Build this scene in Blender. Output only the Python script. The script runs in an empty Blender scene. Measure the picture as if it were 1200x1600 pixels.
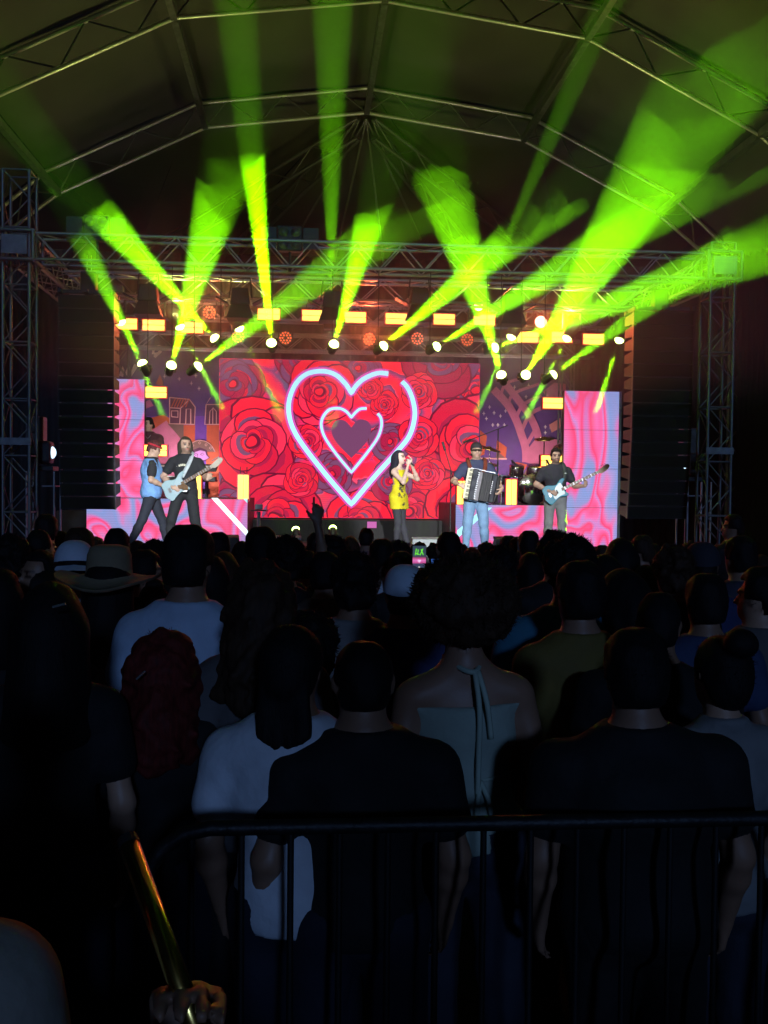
import bpy, bmesh, math, random
import numpy as np
from mathutils import Vector, Matrix

random.seed(7)
RNG = np.random.default_rng(7)
SC = bpy.context.scene
COL = SC.collection
R = math.radians

# ------------------------------------------------------------------ camera
F = 1500.0                                  # focal length in photo pixels (photo is 1200 x 1600)
CAM = Vector((-1.0, 0.0, 2.02))
YAW, PITCH, ROLL = R(4.6), R(1.60), R(0.6)
fw = Vector((math.sin(YAW)*math.cos(PITCH), math.cos(YAW)*math.cos(PITCH), -math.sin(PITCH)))
r0 = Vector((math.cos(YAW), -math.sin(YAW), 0.0))
u0 = r0.cross(fw)
rt = r0*math.cos(ROLL) + u0*math.sin(ROLL)
up = u0*math.cos(ROLL) - r0*math.sin(ROLL)
cd = bpy.data.cameras.new('camera')
cam = bpy.data.objects.new('camera', cd)
COL.objects.link(cam)
m = Matrix((rt, up, -fw)).transposed().to_4x4()
m.translation = CAM
cam.matrix_world = m
cd.sensor_fit = 'VERTICAL'; cd.sensor_height = 36.0; cd.lens = F/1600*36.0
cd.clip_start = 0.05; cd.clip_end = 400
SC.camera = cam

# ------------------------------------------------------------------ night sky, moon-pale light from behind, exposure
w = bpy.data.worlds.new('World'); SC.world = w; w.use_nodes = True
nt = w.node_tree; nt.nodes.clear()
sky = nt.nodes.new('ShaderNodeTexSky'); sky.sky_type = 'NISHITA'; sky.sun_disc = False
sky.sun_elevation = R(-4.0); sky.sun_rotation = R(180); sky.air_density = 1.6; sky.ozone_density = 3.0
bg = nt.nodes.new('ShaderNodeBackground'); bg.inputs['Strength'].default_value = 0.08
wo = nt.nodes.new('ShaderNodeOutputWorld')
nt.links.new(sky.outputs[0], bg.inputs['Color']); nt.links.new(bg.outputs[0], wo.inputs['Surface'])
sl = bpy.data.lights.new('moon', 'SUN'); sl.energy = 0.42; sl.angle = R(4); sl.color = (0.26, 0.47, 1.0)
so = bpy.data.objects.new('moon', sl); COL.objects.link(so)
so.rotation_euler = (R(75.5), 0, R(6))       # low behind the camera, shining towards the stage
vs = SC.view_settings
vs.view_transform = 'Standard'; vs.look = 'None'; vs.exposure = 0.0; vs.gamma = 1.0; vs.use_curve_mapping = False

cy = SC.cycles
cy.use_denoising = True; cy.denoiser = 'OPENIMAGEDENOISE'
cy.max_bounces = 3; cy.diffuse_bounces = 1; cy.glossy_bounces = 1; cy.transmission_bounces = 1
cy.volume_bounces = 0; cy.transparent_max_bounces = 8
cy.sample_clamp_direct = 0; cy.sample_clamp_indirect = 4.0
cy.use_adaptive_sampling = True; cy.adaptive_threshold = 0.02
cy.caustics_reflective = False; cy.caustics_refractive = False
cy.volume_max_steps = 256

# ------------------------------------------------------------------ helpers
def ray(px, py):
    return fw + rt*((px-600)/F) - up*((py-800)/F)
def P(px, py, y):
    """photo pixel -> point on the world plane Y = y"""
    d = ray(px, py); return CAM + d*((y-CAM.y)/d.y)
def PZ(px, py, z):
    """photo pixel -> point on the horizontal plane Z = z"""
    d = ray(px, py); return CAM + d*((z-CAM.z)/d.z)
def proj(p):
    v = Vector(p)-CAM; k = v.dot(fw)
    return 600+F*v.dot(rt)/k, 800-F*v.dot(up)/k

def link(o, parent=None):
    COL.objects.link(o)
    if parent is not None: o.parent = parent
    return o
def tag(o, label=None, cat=None, group=None, kind=None):
    if label: o['label'] = label
    if cat: o['category'] = cat
    if group: o['group'] = group
    if kind: o['kind'] = kind
    return o
def empty(name, loc, rz=0.0):
    o = bpy.data.objects.new(name, None); COL.objects.link(o)
    o.location = loc; o.rotation_euler = (0, 0, rz); o.empty_display_size = 0.1
    return o
def mkmesh(name, V, Fc, mat=None, smooth=False):
    me = bpy.data.meshes.new(name)
    me.from_pydata([tuple(v) for v in V], [], [tuple(f) for f in Fc]); me.update()
    if mat: me.materials.append(mat)
    if smooth: me.polygons.foreach_set('use_smooth', [True]*len(me.polygons))
    return me
def mobj(name, V, Fc, mat, parent=None, smooth=False, loc=None):
    o = bpy.data.objects.new(name, mkmesh(name, V, Fc, mat, smooth)); link(o, parent)
    if loc is not None: o.location = loc
    return o
class MB:
    """collects shapes of ONE part"""
    def __init__(s): s.V = []; s.F = []
    def add(s, V, Fc):
        k = len(s.V); s.V += [tuple(v) for v in V]; s.F += [tuple(i+k for i in f) for f in Fc]; return s
    def box(s, c, d, M=None, taper=(1, 1)):
        x, y, z = d[0]/2, d[1]/2, d[2]/2; tx, ty = taper
        V = [(-x,-y,-z),(x,-y,-z),(x,y,-z),(-x,y,-z),(-x*tx,-y*ty,z),(x*tx,-y*ty,z),(x*tx,y*ty,z),(-x*tx,y*ty,z)]
        c = Vector(c)
        V = [(M @ Vector(v) if M else Vector(v))+c for v in V]
        return s.add(V, [(0,3,2,1),(4,5,6,7),(0,1,5,4),(1,2,6,5),(2,3,7,6),(3,0,4,7)])
    def tube(s, pts, rad, n=8, cap=True):
        pts = [Vector(p) for p in pts]
        if not hasattr(rad, '__len__'): rad = [rad]*len(pts)
        V = []; Fc = []; ref = None
        for i, p in enumerate(pts):
            t = (pts[min(i+1, len(pts)-1)]-pts[max(i-1, 0)]).normalized()
            if ref is None:
                ref = Vector((0,0,1)) if abs(t.z) < 0.9 else Vector((1,0,0))
            a = (ref - t*ref.dot(t)).normalized(); b = t.cross(a); ref = a
            for k in range(n):
                q = 2*math.pi*k/n
                V.append(p + (a*math.cos(q)+b*math.sin(q))*rad[i])
        for i in range(len(pts)-1):
            for k in range(n):
                Fc.append((i*n+k, i*n+(k+1)%n, (i+1)*n+(k+1)%n, (i+1)*n+k))
        if cap:
            Fc.append(tuple(range(n-1, -1, -1))); Fc.append(tuple((len(pts)-1)*n+k for k in range(n)))
        return s.add(V, Fc)
    def lathe(s, prof, c=(0,0,0), M=None, n=16):
        """prof: list of (r, z) about the local z axis"""
        V = []; Fc = []; c = Vector(c)
        for (r, z) in prof:
            for k in range(n):
                q = 2*math.pi*k/n; v = Vector((r*math.cos(q), r*math.sin(q), z))
                V.append((M @ v if M else v)+c)
        for i in range(len(prof)-1):
            for k in range(n):
                Fc.append((i*n+k, i*n+(k+1)%n, (i+1)*n+(k+1)%n, (i+1)*n+k))
        Fc.append(tuple(range(n-1, -1, -1))); Fc.append(tuple((len(prof)-1)*n+k for k in range(n)))
        return s.add(V, Fc)
    def prism(s, poly, t0, t1, M=None, c=(0,0,0)):
        """extrude a 2D outline (x, z) along y from t0 to t1"""
        n = len(poly); c = Vector(c)
        V = [Vector((x, t0, z)) for x, z in poly]+[Vector((x, t1, z)) for x, z in poly]
        V = [(M @ v if M else v)+c for v in V]
        Fc = [tuple(range(n)), tuple(range(2*n-1, n-1, -1))]+[((i+1)%n, i, n+i, n+(i+1)%n) for i in range(n)]
        return s.add(V, Fc)
    def build(s, name, mat, parent=None, smooth=False, loc=None, bevel=0.0):
        o = mobj(name, s.V, s.F, mat, parent, smooth, loc)
        if bevel:
            b = o.modifiers.new('bevel', 'BEVEL'); b.width = bevel; b.segments = 2; b.limit_method = 'ANGLE'
        return o

def align(d, x=None):
    """3x3 whose z column is d"""
    d = Vector(d).normalized()
    a = Vector(x) if x is not None else (Vector((0,0,1)) if abs(d.z) < 0.95 else Vector((0,1,0)))
    a = (a - d*a.dot(d)).normalized(); b = d.cross(a)
    return Matrix((a, b, d)).transposed()

_unit = {}
def bar(parent, name, a, b, r, mat, n=8):
    """a straight tube in the parent's space; alike tubes share one unit mesh"""
    key = (mat.name, n)
    if key not in _unit:
        mb = MB(); mb.tube([(0,0,0),(0,0,1)], 1.0, n)
        me = mkmesh('bar_'+mat.name, mb.V, mb.F, mat)
        me.polygons.foreach_set('use_smooth', [len(p.vertices) == 4 for p in me.polygons])
        _unit[key] = me
    a = Vector(a); b = Vector(b); d = b-a
    o = bpy.data.objects.new(name, _unit[key]); link(o, parent)
    M = (align(d).to_4x4() @ Matrix.Diagonal((r, r, d.length, 1)))
    M.translation = a
    o.matrix_local = M
    return o

def copy_tree(o, parent=None):
    c = o.copy(); COL.objects.link(c); c.parent = parent
    for ch in list(o.children): copy_tree(ch, c)
    return c

# ------------------------------------------------------------------ materials
def mat(name, col, rough=0.6, metal=0.0, var=0.15, scale=8.0, bump=0.0, bscale=60.0, emit=None, estr=0.0, obj_color=False, spec=0.5, attr=None, stretch=None):
    M = bpy.data.materials.new(name); M.use_nodes = True
    n = M.node_tree.nodes; L = M.node_tree.links
    b = n['Principled BSDF']; b.inputs['Roughness'].default_value = rough; b.inputs['Metallic'].default_value = metal
    b.inputs['Specular IOR Level'].default_value = spec
    tc = n.new('ShaderNodeTexCoord')
    src = tc.outputs['Object']
    if stretch:
        mp = n.new('ShaderNodeMapping'); mp.inputs['Scale'].default_value = stretch
        L.new(src, mp.inputs['Vector']); src = mp.outputs[0]
    nz = n.new('ShaderNodeTexNoise'); nz.inputs['Scale'].default_value = scale; nz.inputs['Detail'].default_value = 6
    L.new(src, nz.inputs['Vector'])
    mr = n.new('ShaderNodeMapRange'); mr.inputs['From Min'].default_value = 0.3; mr.inputs['From Max'].default_value = 0.7
    mr.inputs['To Min'].default_value = 1-var; mr.inputs['To Max'].default_value = 1+var
    L.new(nz.outputs['Fac'], mr.inputs['Value'])
    mx = n.new('ShaderNodeMix'); mx.data_type = 'RGBA'; mx.blend_type = 'MULTIPLY'; mx.inputs['Factor'].default_value = 1.0
    if obj_color:
        oi = n.new('ShaderNodeObjectInfo'); L.new(oi.outputs['Color'], mx.inputs['A'])
    elif attr:
        at = n.new('ShaderNodeAttribute'); at.attribute_name = attr
        oi = n.new('ShaderNodeObjectInfo')
        m2 = n.new('ShaderNodeMix'); m2.data_type = 'RGBA'; m2.blend_type = 'MULTIPLY'; m2.inputs['Factor'].default_value = 1.0
        L.new(oi.outputs['Color'], m2.inputs['A']); L.new(at.outputs['Color'], m2.inputs['B'])
        L.new(m2.outputs['Result'], mx.inputs['A'])
    else:
        mx.inputs['A'].default_value = (*col, 1)
    L.new(mr.outputs['Result'], mx.inputs['B'])
    L.new(mx.outputs['Result'], b.inputs['Base Color'])
    r2 = n.new('ShaderNodeMapRange'); r2.inputs['To Min'].default_value = max(0, rough-0.12); r2.inputs['To Max'].default_value = min(1, rough+0.12)
    L.new(nz.outputs['Fac'], r2.inputs['Value']); L.new(r2.outputs['Result'], b.inputs['Roughness'])
    if bump:
        n2 = n.new('ShaderNodeTexNoise'); n2.inputs['Scale'].default_value = bscale; n2.inputs['Detail'].default_value = 4
        L.new(src, n2.inputs['Vector'])
        bp = n.new('ShaderNodeBump'); bp.inputs['Strength'].default_value = bump; bp.inputs['Distance'].default_value = 0.02
        L.new(n2.outputs['Fac'], bp.inputs['Height']); L.new(bp.outputs[0], b.inputs['Normal'])
    if emit:
        b.inputs['Emission Color'].default_value = (*emit, 1); b.inputs['Emission Strength'].default_value = estr
    return M
def emitmat(name, col, s, sample=True):
    M = bpy.data.materials.new(name); M.use_nodes = True
    b = M.node_tree.nodes['Principled BSDF']
    b.inputs['Base Color'].default_value = (0.02, 0.02, 0.02, 1); b.inputs['Specular IOR Level'].default_value = 0.04; b.inputs['Roughness'].default_value = 0.9
    b.inputs['Emission Color'].default_value = (*col, 1); b.inputs['Emission Strength'].default_value = s
    if not sample: M.cycles.emission_sampling = 'NONE'
    return M

MT = {}
MT['alu'] = mat('aluminium_tube', (0.36, 0.36, 0.37), 0.38, 0.85, 0.2, 14, 0.1, 80)
MT['alu_bright'] = mat('clean_aluminium_tube', (0.75, 0.75, 0.74), 0.35, 0.6, 0.15, 14)
MT['alu_dark'] = mat('dull_aluminium', (0.20, 0.20, 0.21), 0.5, 0.7, 0.25, 10)
MT['steel'] = mat('galvanised_steel', (0.42, 0.43, 0.45), 0.45, 0.7, 0.3, 20, 0.1)
MT['barrier_steel'] = mat('weathered_barrier_steel', (0.02, 0.02, 0.021), 0.5, 0.6, 0.4, 18, 0.15)
MT['black_metal'] = mat('black_powder_coat', (0.018, 0.018, 0.02), 0.5, 0.1, 0.3, 25, 0.15, 200)
MT['black_box'] = mat('black_cabinet_paint', (0.016, 0.015, 0.015), 0.55, 0.0, 0.35, 12, 0.25, 300)
MT['side_paint'] = mat('cabinet_side_paint', (0.10, 0.095, 0.09), 0.5, 0.0, 0.25, 12, 0.2, 200)
MT['grille'] = mat('black_grille', (0.010, 0.010, 0.010), 0.7, 0.2, 0.3, 60, 0.5, 900)
MT['tent'] = mat('grey_tent_skin', (0.075, 0.070, 0.066), 0.75, 0.0, 0.22, 0.7, 0.35, 1.2)
MT['drape'] = mat('black_stage_drape', (0.02, 0.02, 0.021), 0.9, 0.0, 0.3, 3, 0.3, 9, stretch=(4, 4, 0.3))
MT['deck'] = mat('stage_deck_black_ply', (0.035, 0.033, 0.032), 0.45, 0.0, 0.35, 5, 0.15, 40)
MT['ground'] = mat('worn_asphalt_ground', (0.05, 0.05, 0.05), 0.85, 0.0, 0.35, 3, 0.5, 120)
MT['beam_lens'] = emitmat('beam_lens_glass', (0.70, 1.0, 0.22), 14.0, False)
MT['blinder'] = emitmat('blinder_tube', (1.0, 0.62, 0.10), 3.2)
MT['blinder_red'] = mat('red_led_rim', (0.45, 0.02, 0.02), 0.4, emit=(1.0, 0.03, 0.02), estr=0.55)
MT['blinder_red'].cycles.emission_sampling = 'NONE'
MT['par_led'] = emitmat('par_red_led', (1.0, 0.16, 0.06), 2.2, False)
MT['par_hot'] = emitmat('par_red_led_full', (1.0, 0.30, 0.20), 9.0, False)
MT['white_lamp'] = emitmat('cool_white_lamp', (0.55, 0.8, 1.0), 2.0, False)

# ------------------------------------------------------------------ ground, stage deck
DECK = 0.93
g = mobj('ground', [(-30,-8,0),(30,-8,0),(30,34,0),(-30,34,0)], [(0,1,2,3)], MT['ground']); tag(g, kind='structure')
stage = MB().box((-0.2, 18.3, DECK/2), (11.6, 7.6, DECK)).build('stage_deck', MT['deck']); tag(stage, kind='structure')
# ------------------------------------------------------------------ trusses
def zigzag(e, A, B, C, D, n, r, mt, name='brace'):
    """diagonals between chord A-B and chord C-D"""
    A, B, C, D = (Vector(v) for v in (A, B, C, D))
    for i in range(n):
        a, b = i/n, (i+1)/n
        if i % 2 == 0: bar(e, name, A.lerp(B, a), C.lerp(D, b), r, mt, 6)
        else: bar(e, name, C.lerp(D, a), A.lerp(B, b), r, mt, 6)
def box_truss(name, label, A, B, size=0.32, bays=None, group=None, mt=None, upv=(0,0,1), rch=0.025, rbr=0.011, cat='truss', rings=False):
    A = Vector(A); B = Vector(B); d = (B-A); Ln = d.length; dn = d.normalized()
    mt = mt or MT['alu']
    upv = Vector(upv); u = (upv-dn*upv.dot(dn)).normalized(); s = dn.cross(u)
    e = empty(name, A); h = size/2
    c = {k: (u*a*h + s*b*h) for k, (a, b) in {'tl': (1,1), 'tr': (1,-1), 'bl': (-1,1), 'br': (-1,-1)}.items()}
    for k in c: bar(e, 'chord', c[k], c[k]+d, rch, mt)
    n = bays or max(2, int(round(Ln/0.42)))
    for p, q in (('tl','bl'), ('tr','br'), ('tl','tr'), ('bl','br')):
        zigzag(e, c[p], c[p]+d, c[q], c[q]+d, n, rbr, mt)
    if rings:
        for i in range(0, n+1, 2):
            t = d*(i/n)
            for p, q in (('tl','bl'), ('tr','br'), ('tl','tr'), ('bl','br')):
                bar(e, 'ring_bar', c[p]+t, c[q]+t, rbr*1.3, mt, 6)
    tag(e, label, cat, group)
    return e
def sleeve(e, c, s, mt):
    """corner block of plates and tubes round a tower"""
    h = s/2
    for z in (-0.2, 0.2):
        for sx in (-1, 1):
            bar(e, 'sleeve_bar', c+Vector((sx*h,-h,z)), c+Vector((sx*h,h,z)), 0.028, mt)
            bar(e, 'sleeve_bar', c+Vector((-h,sx*h,z)), c+Vector((h,sx*h,z)), 0.028, mt)
    for sx in (-1, 1):
        for sy in (-1, 1):
            bar(e, 'sleeve_bar', c+Vector((sx*h,sy*h,-0.2)), c+Vector((sx*h,sy*h,0.2)), 0.028, mt)
    MB().box((0,0,0), (s*0.7, 0.02, 0.26)).build('sleeve_plate', mt, e, loc=c+Vector((0,-h-0.012,0)))

# towers: left tower stands px 8..54, right one px 1092..1140
TY = 14.0
xl = P(31, 600, TY).x; xr = P(1117, 640, TY).x
ZT = 5.30
tl = box_truss('stage_tower', 'aluminium lattice tower left of the hanging speakers, rising past the front truss', (xl, TY, 0.0), (xl, TY, 6.35), 0.36, 16, 'lattice towers at the stage corners', MT['alu_dark'], upv=(0,1,0), rings=True, cat='tower')
tr_ = box_truss('stage_tower', 'aluminium lattice tower at the right end of the front truss', (xr, TY, 0.0), (xr, TY, 5.65), 0.36, 14, 'lattice towers at the stage corners', MT['alu_dark'], upv=(0,1,0), rings=True, cat='tower')
sleeve(tl, Vector((0,0,ZT)), 0.5, MT['alu_dark']); sleeve(tr_, Vector((0,0,ZT)), 0.5, MT['alu_dark'])
for e in (tl, tr_):
    MB().box((0,0,0.03), (0.9, 0.9, 0.06)).build('base_plate', MT['steel'], e)
    MB().box((0,-0.2,2.58), (0.42, 0.03, 0.1)).build('splice_plate', MT['alu_dark'], e)
box_truss('front_truss', 'front cross truss spanning the two stage towers above everything', (xl+0.27, TY, ZT), (xr-0.27, TY, ZT), 0.36, 30, 'overhead trusses')
box_truss('middle_truss', 'overhead truss just behind the front one, holding hooded spotlights', (-4.9, 16.0, 5.22), (4.6, 16.0, 5.22), 0.34, 26, 'overhead trusses')
box_truss('blinder_truss', 'overhead truss with the row of red rimmed blinders', (-5.0, 18.0, 5.20), (4.7, 18.0, 5.20), 0.32, 28, 'overhead trusses')
box_truss('screen_truss', 'overhead truss directly above the heart video wall', (-4.6, 18.7, 4.74), (4.6, 18.7, 4.74), 0.30, 26, 'overhead trusses')
box_truss('side_truss', 'truss running back from the left tower to the rear truss', (xl, TY+0.3, ZT), (-5.15, 18.4, ZT), 0.34, 12, 'trusses running back from the towers')
box_truss('side_truss', 'truss running back from the right tower to the rear truss', (xr, TY+0.3, ZT), (4.95, 18.4, ZT), 0.34, 12, 'trusses running back from the towers')
for x, s in ((-4.55, 'left'), (4.15, 'right')):
    box_truss('drop_ladder', 'slim lattice upright behind the %s side video panel' % s, (x, 18.9, DECK), (x, 18.9, 5.0), 0.24, 12, 'lattice uprights behind the side panels', MT['alu_dark'], (0,1,0), 0.018, 0.008)

# ------------------------------------------------------------------ the tent: arched truss frames, purlins, skin
Y1, Y2 = 16.0, 20.8
# profile of the lower chord, measured on the frame at Y2: eave, knee, ridge
def prof(pts, y): return [P(px, py, y) for px, py in pts]
low2 = prof([(92,302),(324,199),(573,176),(820,219),(1062,372)], Y2)
xm = low2[2].x
def sym(lo):
    k = (lo[3].x-lo[1].x)/2; c = xm; zk = (lo[1].z+lo[3].z)/2
    ze = lo[0].z; xe = c-lo[0].x
    return [Vector((c-xe,0,ze)), Vector((c-k,0,zk)), Vector((c,0,lo[2].z)), Vector((c+k,0,zk)), Vector((c+xe,0,ze))]
LOW = sym(low2)
LEG = [Vector((LOW[0].x-1.7,0,0.0)), Vector((LOW[0].x-1.7,0,LOW[0].z-1.35))]
PRO = [LEG[0], LEG[1]] + LOW + [Vector((2*xm-LEG[1].x,0,LEG[1].z)), Vector((2*xm-LEG[0].x,0,0))]
def outer(pr, off):
    out = []
    for i, p in enumerate(pr):
        a = pr[max(i-1,0)]; b = pr[min(i+1,len(pr)-1)]
        t = (b-a).normalized(); n = Vector((-t.z,0,t.x))
        out.append(p + n*off)
    out[0].z = 0; out[-1].z = 0
    return out
OUT = outer(PRO, 0.52)
SKIN = outer(PRO, 0.62)
def arch(y, label):
    e = empty('tent_arch', (0, y, 0))
    for pr in (PRO, OUT):
        for a, b in zip(pr[:-1], pr[1:]): bar(e, 'chord', a, b, 0.042, MT['alu_bright'])
    for i in range(len(PRO)-1):
        n = max(2, int(round((PRO[i+1]-PRO[i]).length/0.62)))
        zigzag(e, PRO[i], PRO[i+1], OUT[i], OUT[i+1], n, 0.018, MT['alu_dark'])
    tag(e, label, 'tent frame', 'arched tent frames')
    return e
arch(Y1, 'nearest arched truss frame of the tent, lit green at the top of the picture')
arch(Y2, 'second arched truss frame of the tent, behind the nearest one')
arch(Y1-4.8, 'arched tent frame over the front of the crowd, out of the picture overhead')
YE = Y2+5.2
# purlins along the tent at knees, ridge and eaves
purl = [('left eave',1,LOW[0]),('left knee',2,LOW[1]),('ridge',3,LOW[2]),('right knee',4,LOW[3]),('right eave',5,LOW[4])]
for nm, k, p in purl:
    e = empty('tent_purlin', (p.x, Y1-4.8, p.z))
    for b in (0, 4.8):
        MB().box((0, b+2.4, 0), (0.11, 4.74, 0.13)).build('beam', MT['alu_dark'], e)
    tag(e, 'tent roof beam running along the %s towards the stage' % nm, 'tent beam', 'roof beams along the tent')
# hipped rear end: trusses fan out from the ridge hub down to the rear eaves
hub = Vector((xm, Y2, LOW[2].z))
rear = [Vector((LOW[0].x+0.9, YE-0.9, LOW[0].z-0.2)), Vector((LOW[1].x-0.3, YE, LOW[0].z-0.2)), Vector((LOW[3].x+0.3, YE, LOW[0].z-0.2)), Vector((LOW[4].x-0.9, YE-0.9, LOW[0].z-0.2)),]
for i, q in enumerate(rear):
    e = empty('hip_truss', hub)
    d = q-hub; o = Vector((0,0,-0.42))
    st = d.normalized()*0.25
    bar(e, 'chord', st, d, 0.04, MT['alu_dark']); bar(e, 'chord', st+o, d+o, 0.04, MT['alu_dark'])
    zigzag(e, st, d, st+o, d+o, 11, 0.018, MT['alu_dark'])
    tag(e, '%s of the four roof trusses fanning down behind the second arch' % ('leftmost','second from left','third from left','rightmost')[i], 'roof truss', 'trusses of the hipped rear roof')
e = empty('rear_eave_truss', rear[0])
for a, b in zip(rear[:-1], rear[1:]):
    for o in (Vector((0,0,0)), Vector((0,0,-0.45))):
        bar(e, 'chord', a-rear[0]+o, b-rear[0]+o, 0.04, MT['alu_dark'])
    zigzag(e, a-rear[0], b-rear[0], a-rear[0]+Vector((0,0,-0.45)), b-rear[0]+Vector((0,0,-0.45)), 8, 0.018, MT['alu_dark'])
tag(e, 'horizontal truss along the rear eave of the tent', 'roof truss')
e = empty('hub_braces', hub)
for k, (dx, dz) in enumerate(((-1.5,-2.0),(-0.6,-2.6),(0.6,-2.6),(1.5,-2.0))):
    bar(e, 'brace', Vector((0,0.1,-0.1)), Vector((dx, 2.6, dz)), 0.028, MT['alu_dark'])
tag(e, 'thin struts splaying down from the ridge hub of the tent', 'roof struts')
# skin, sagging a little between frames; each bay panel its own piece
sk = empty('tent_roof', (xm, Y2, 0))
ys = [Y1-4.8, Y1, Y2]
def patch(a0, a1, b0, b1, nu=10, nv=10, sag=0.18, flip=False):
    V = []; Fc = []
    for i in range(nu+1):
        for j in range(nv+1):
            u, v = i/nu, j/nv
            p = (a0.lerp(a1, v)).lerp(b0.lerp(b1, v), u)
            p = p + Vector((0,0,-sag*math.sin(math.pi*u)*math.sin(math.pi*v) + 0.02*math.sin(9*u+3*v)))
            V.append(p - sk.location)
    for i in range(nu):
        for j in range(nv):
            k = i*(nv+1)+j; Fc.append((k, k+1, k+nv+2, k+nv+1))
    return V, Fc
for b in range(2):
    for i in range(1, len(SKIN)-2):
        A = [Vector((SKIN[i].x, ys[b], SKIN[i].z)), Vector((SKIN[i].x, ys[b+1], SKIN[i].z)), Vector((SKIN[i+1].x, ys[b], SKIN[i+1].z)), Vector((SKIN[i+1].x, ys[b+1], SKIN[i+1].z))]
        V, Fc = patch(*A); mobj('skin_panel', V, Fc, MT['tent'], sk, True)
hubo = Vector((SKIN[4].x, Y2, SKIN[4].z))
# rear hip panels
rear_o = [Vector((SKIN[2].x, Y2, SKIN[2].z))] + [r+Vector((0,0.35,0.35)) for r in rear] + [Vector((SKIN[6].x, Y2, SKIN[6].z))]
knL = Vector((SKIN[3].x, Y2, SKIN[3].z)); knR = Vector((SKIN[5].x, Y2, SKIN[5].z))
for q in ((rear_o[0], knL, rear_o[1], rear_o[1]), (knL, hubo, rear_o[1], rear_o[2]), (hubo, hubo, rear_o[2], rear_o[3]), (hubo, knR, rear_o[3], rear_o[4]), (knR, rear_o[5], rear_o[4], rear_o[4])):
    V, Fc = patch(q[0], q[1], q[2], q[3], sag=0.12); mobj('skin_panel', V, Fc, MT['tent'], sk, True)
tag(sk, 'dark grey fabric roof of the big tent over the stage', 'tent roof')

# pleated black drapes closing the back and sides
def drape(name, label, A, B, h, pl=0.25, amp=0.06, z0=0.0):
    A = Vector(A); B = Vector(B); d = B-A; n = max(8, int(d.length/pl)*4); t = d.normalized(); s = Vector((-t.y, t.x, 0))
    V = []; Fc = []
    for i in range(n+1):
        u = i/n; p = d*u; o = amp*math.sin(u*n/4*2*math.pi) + 0.03*math.sin(u*37)
        for z in (0.0, h): V.append(p + s*o*(1.0 if z == 0 else 0.6) + Vector((0,0,z)))
    for i in range(n): Fc.append((2*i, 2*i+2, 2*i+3, 2*i+1))
    o = mobj(name, V, Fc, MT['drape'], None, True, loc=A+Vector((0,0,z0)))
    sd = o.modifiers.new('solid', 'SOLIDIFY'); sd.thickness = 0.012
    tag(o, label, 'curtain', 'black drapes round the stage'); return o
HE = LOW[0].z-0.3
drape('black_drape', 'black drape closing the rear of the tent behind the stage', (-9.5, 24.5, 0), (9.5, 24.5, 0), HE)
drape('black_drape', 'black drape along the left side of the tent, behind the left tower', (-8.6, 24.3, 0), (-8.6, 12.4, 0), 8.2)
drape('black_drape', 'black drape along the right side of the tent, right of the right tower', (8.6, 12.4, 0), (8.6, 24.3, 0), 8.2)
# ------------------------------------------------------------------ beam lights (moving heads) and their beams
SMOKE_TOP = 5.65
def moving_head(pos, tgt, power, label, lamp=True, hang=True, angle=8.5, scale=1.0, colr=(0.24,1.0,0.0), group='green beam moving heads', stem=0.0, mount=None):
    """lens centre at pos, shining at tgt"""
    pos = Vector(pos); d = (Vector(tgt)-pos).normalized(); s = scale
    piv = pos - d*0.24*s
    mv = Vector((0,0,1)) if hang else Vector((0,0,-1))
    if mount is not None: mv = Vector(mount).normalized()
    base = piv + mv*0.30*s
    e = empty('moving_head_light', base)
    M = align(d); o = piv-base; Mb = align(mv, (1,0,0) if abs(mv.x) < 0.9 else (0,0,1))
    MB().box(mv*0.06*s, (0.28*s, 0.24*s, 0.13*s), Mb, taper=(0.9,0.9)).build('base', MT['black_metal'], e, bevel=0.012)
    yk = MB(); yk.box(mv*-0.02*s, (0.32*s, 0.10*s, 0.04*s), Mb)
    for sx in (-1, 1): yk.box(Mb @ Vector((sx*0.155*s, 0, -0.17*s)), (0.035*s, 0.09*s, 0.30*s), Mb)
    yk.build('yoke', MT['black_metal'], e, bevel=0.008)
    MB().lathe([(0.07*s,-0.20*s),(0.11*s,-0.16*s),(0.125*s,-0.02*s),(0.11*s,0.12*s),(0.10*s,0.20*s),(0.094*s,0.215*s)], o, M, 16).build('head', MT['black_metal'], e, True)
    lr_ = max(0.085*s, 0.070)
    hl = [(lr_*math.cos(a), 0.205*s+lr_*0.85*math.sin(a)) for a in (0.0, 0.4, 0.8, 1.2, 1.5)]
    MB().lathe(hl, o, M, 16).build('lens', MT['beam_lens'], e, True)
    if stem > 0: bar(e, 'hanging_pipe', mv*0.12*s+Vector((0,0,-0.08)), mv*0.12*s+Vector((0,0,stem)), 0.007, MT['black_metal'])
    tag(e, label, 'stage light', group)
    if lamp:
        ld = bpy.data.lights.new('beam_lamp', 'SPOT'); ld.energy = power; ld.color = colr
        ld.spot_size = R(angle); ld.spot_blend = 0.22; ld.shadow_soft_size = 0.03
        lo = bpy.data.objects.new('beam_lamp', ld); COL.objects.link(lo); lo.parent = e
        Q = align(-d).to_4x4(); Q.translation = o + d*(0.205*s+lr_*0.85+0.03)
        lo.matrix_local = Q
    return e
G = 1.0
B = 41000*G
ROOF_FILL = 105
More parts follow.
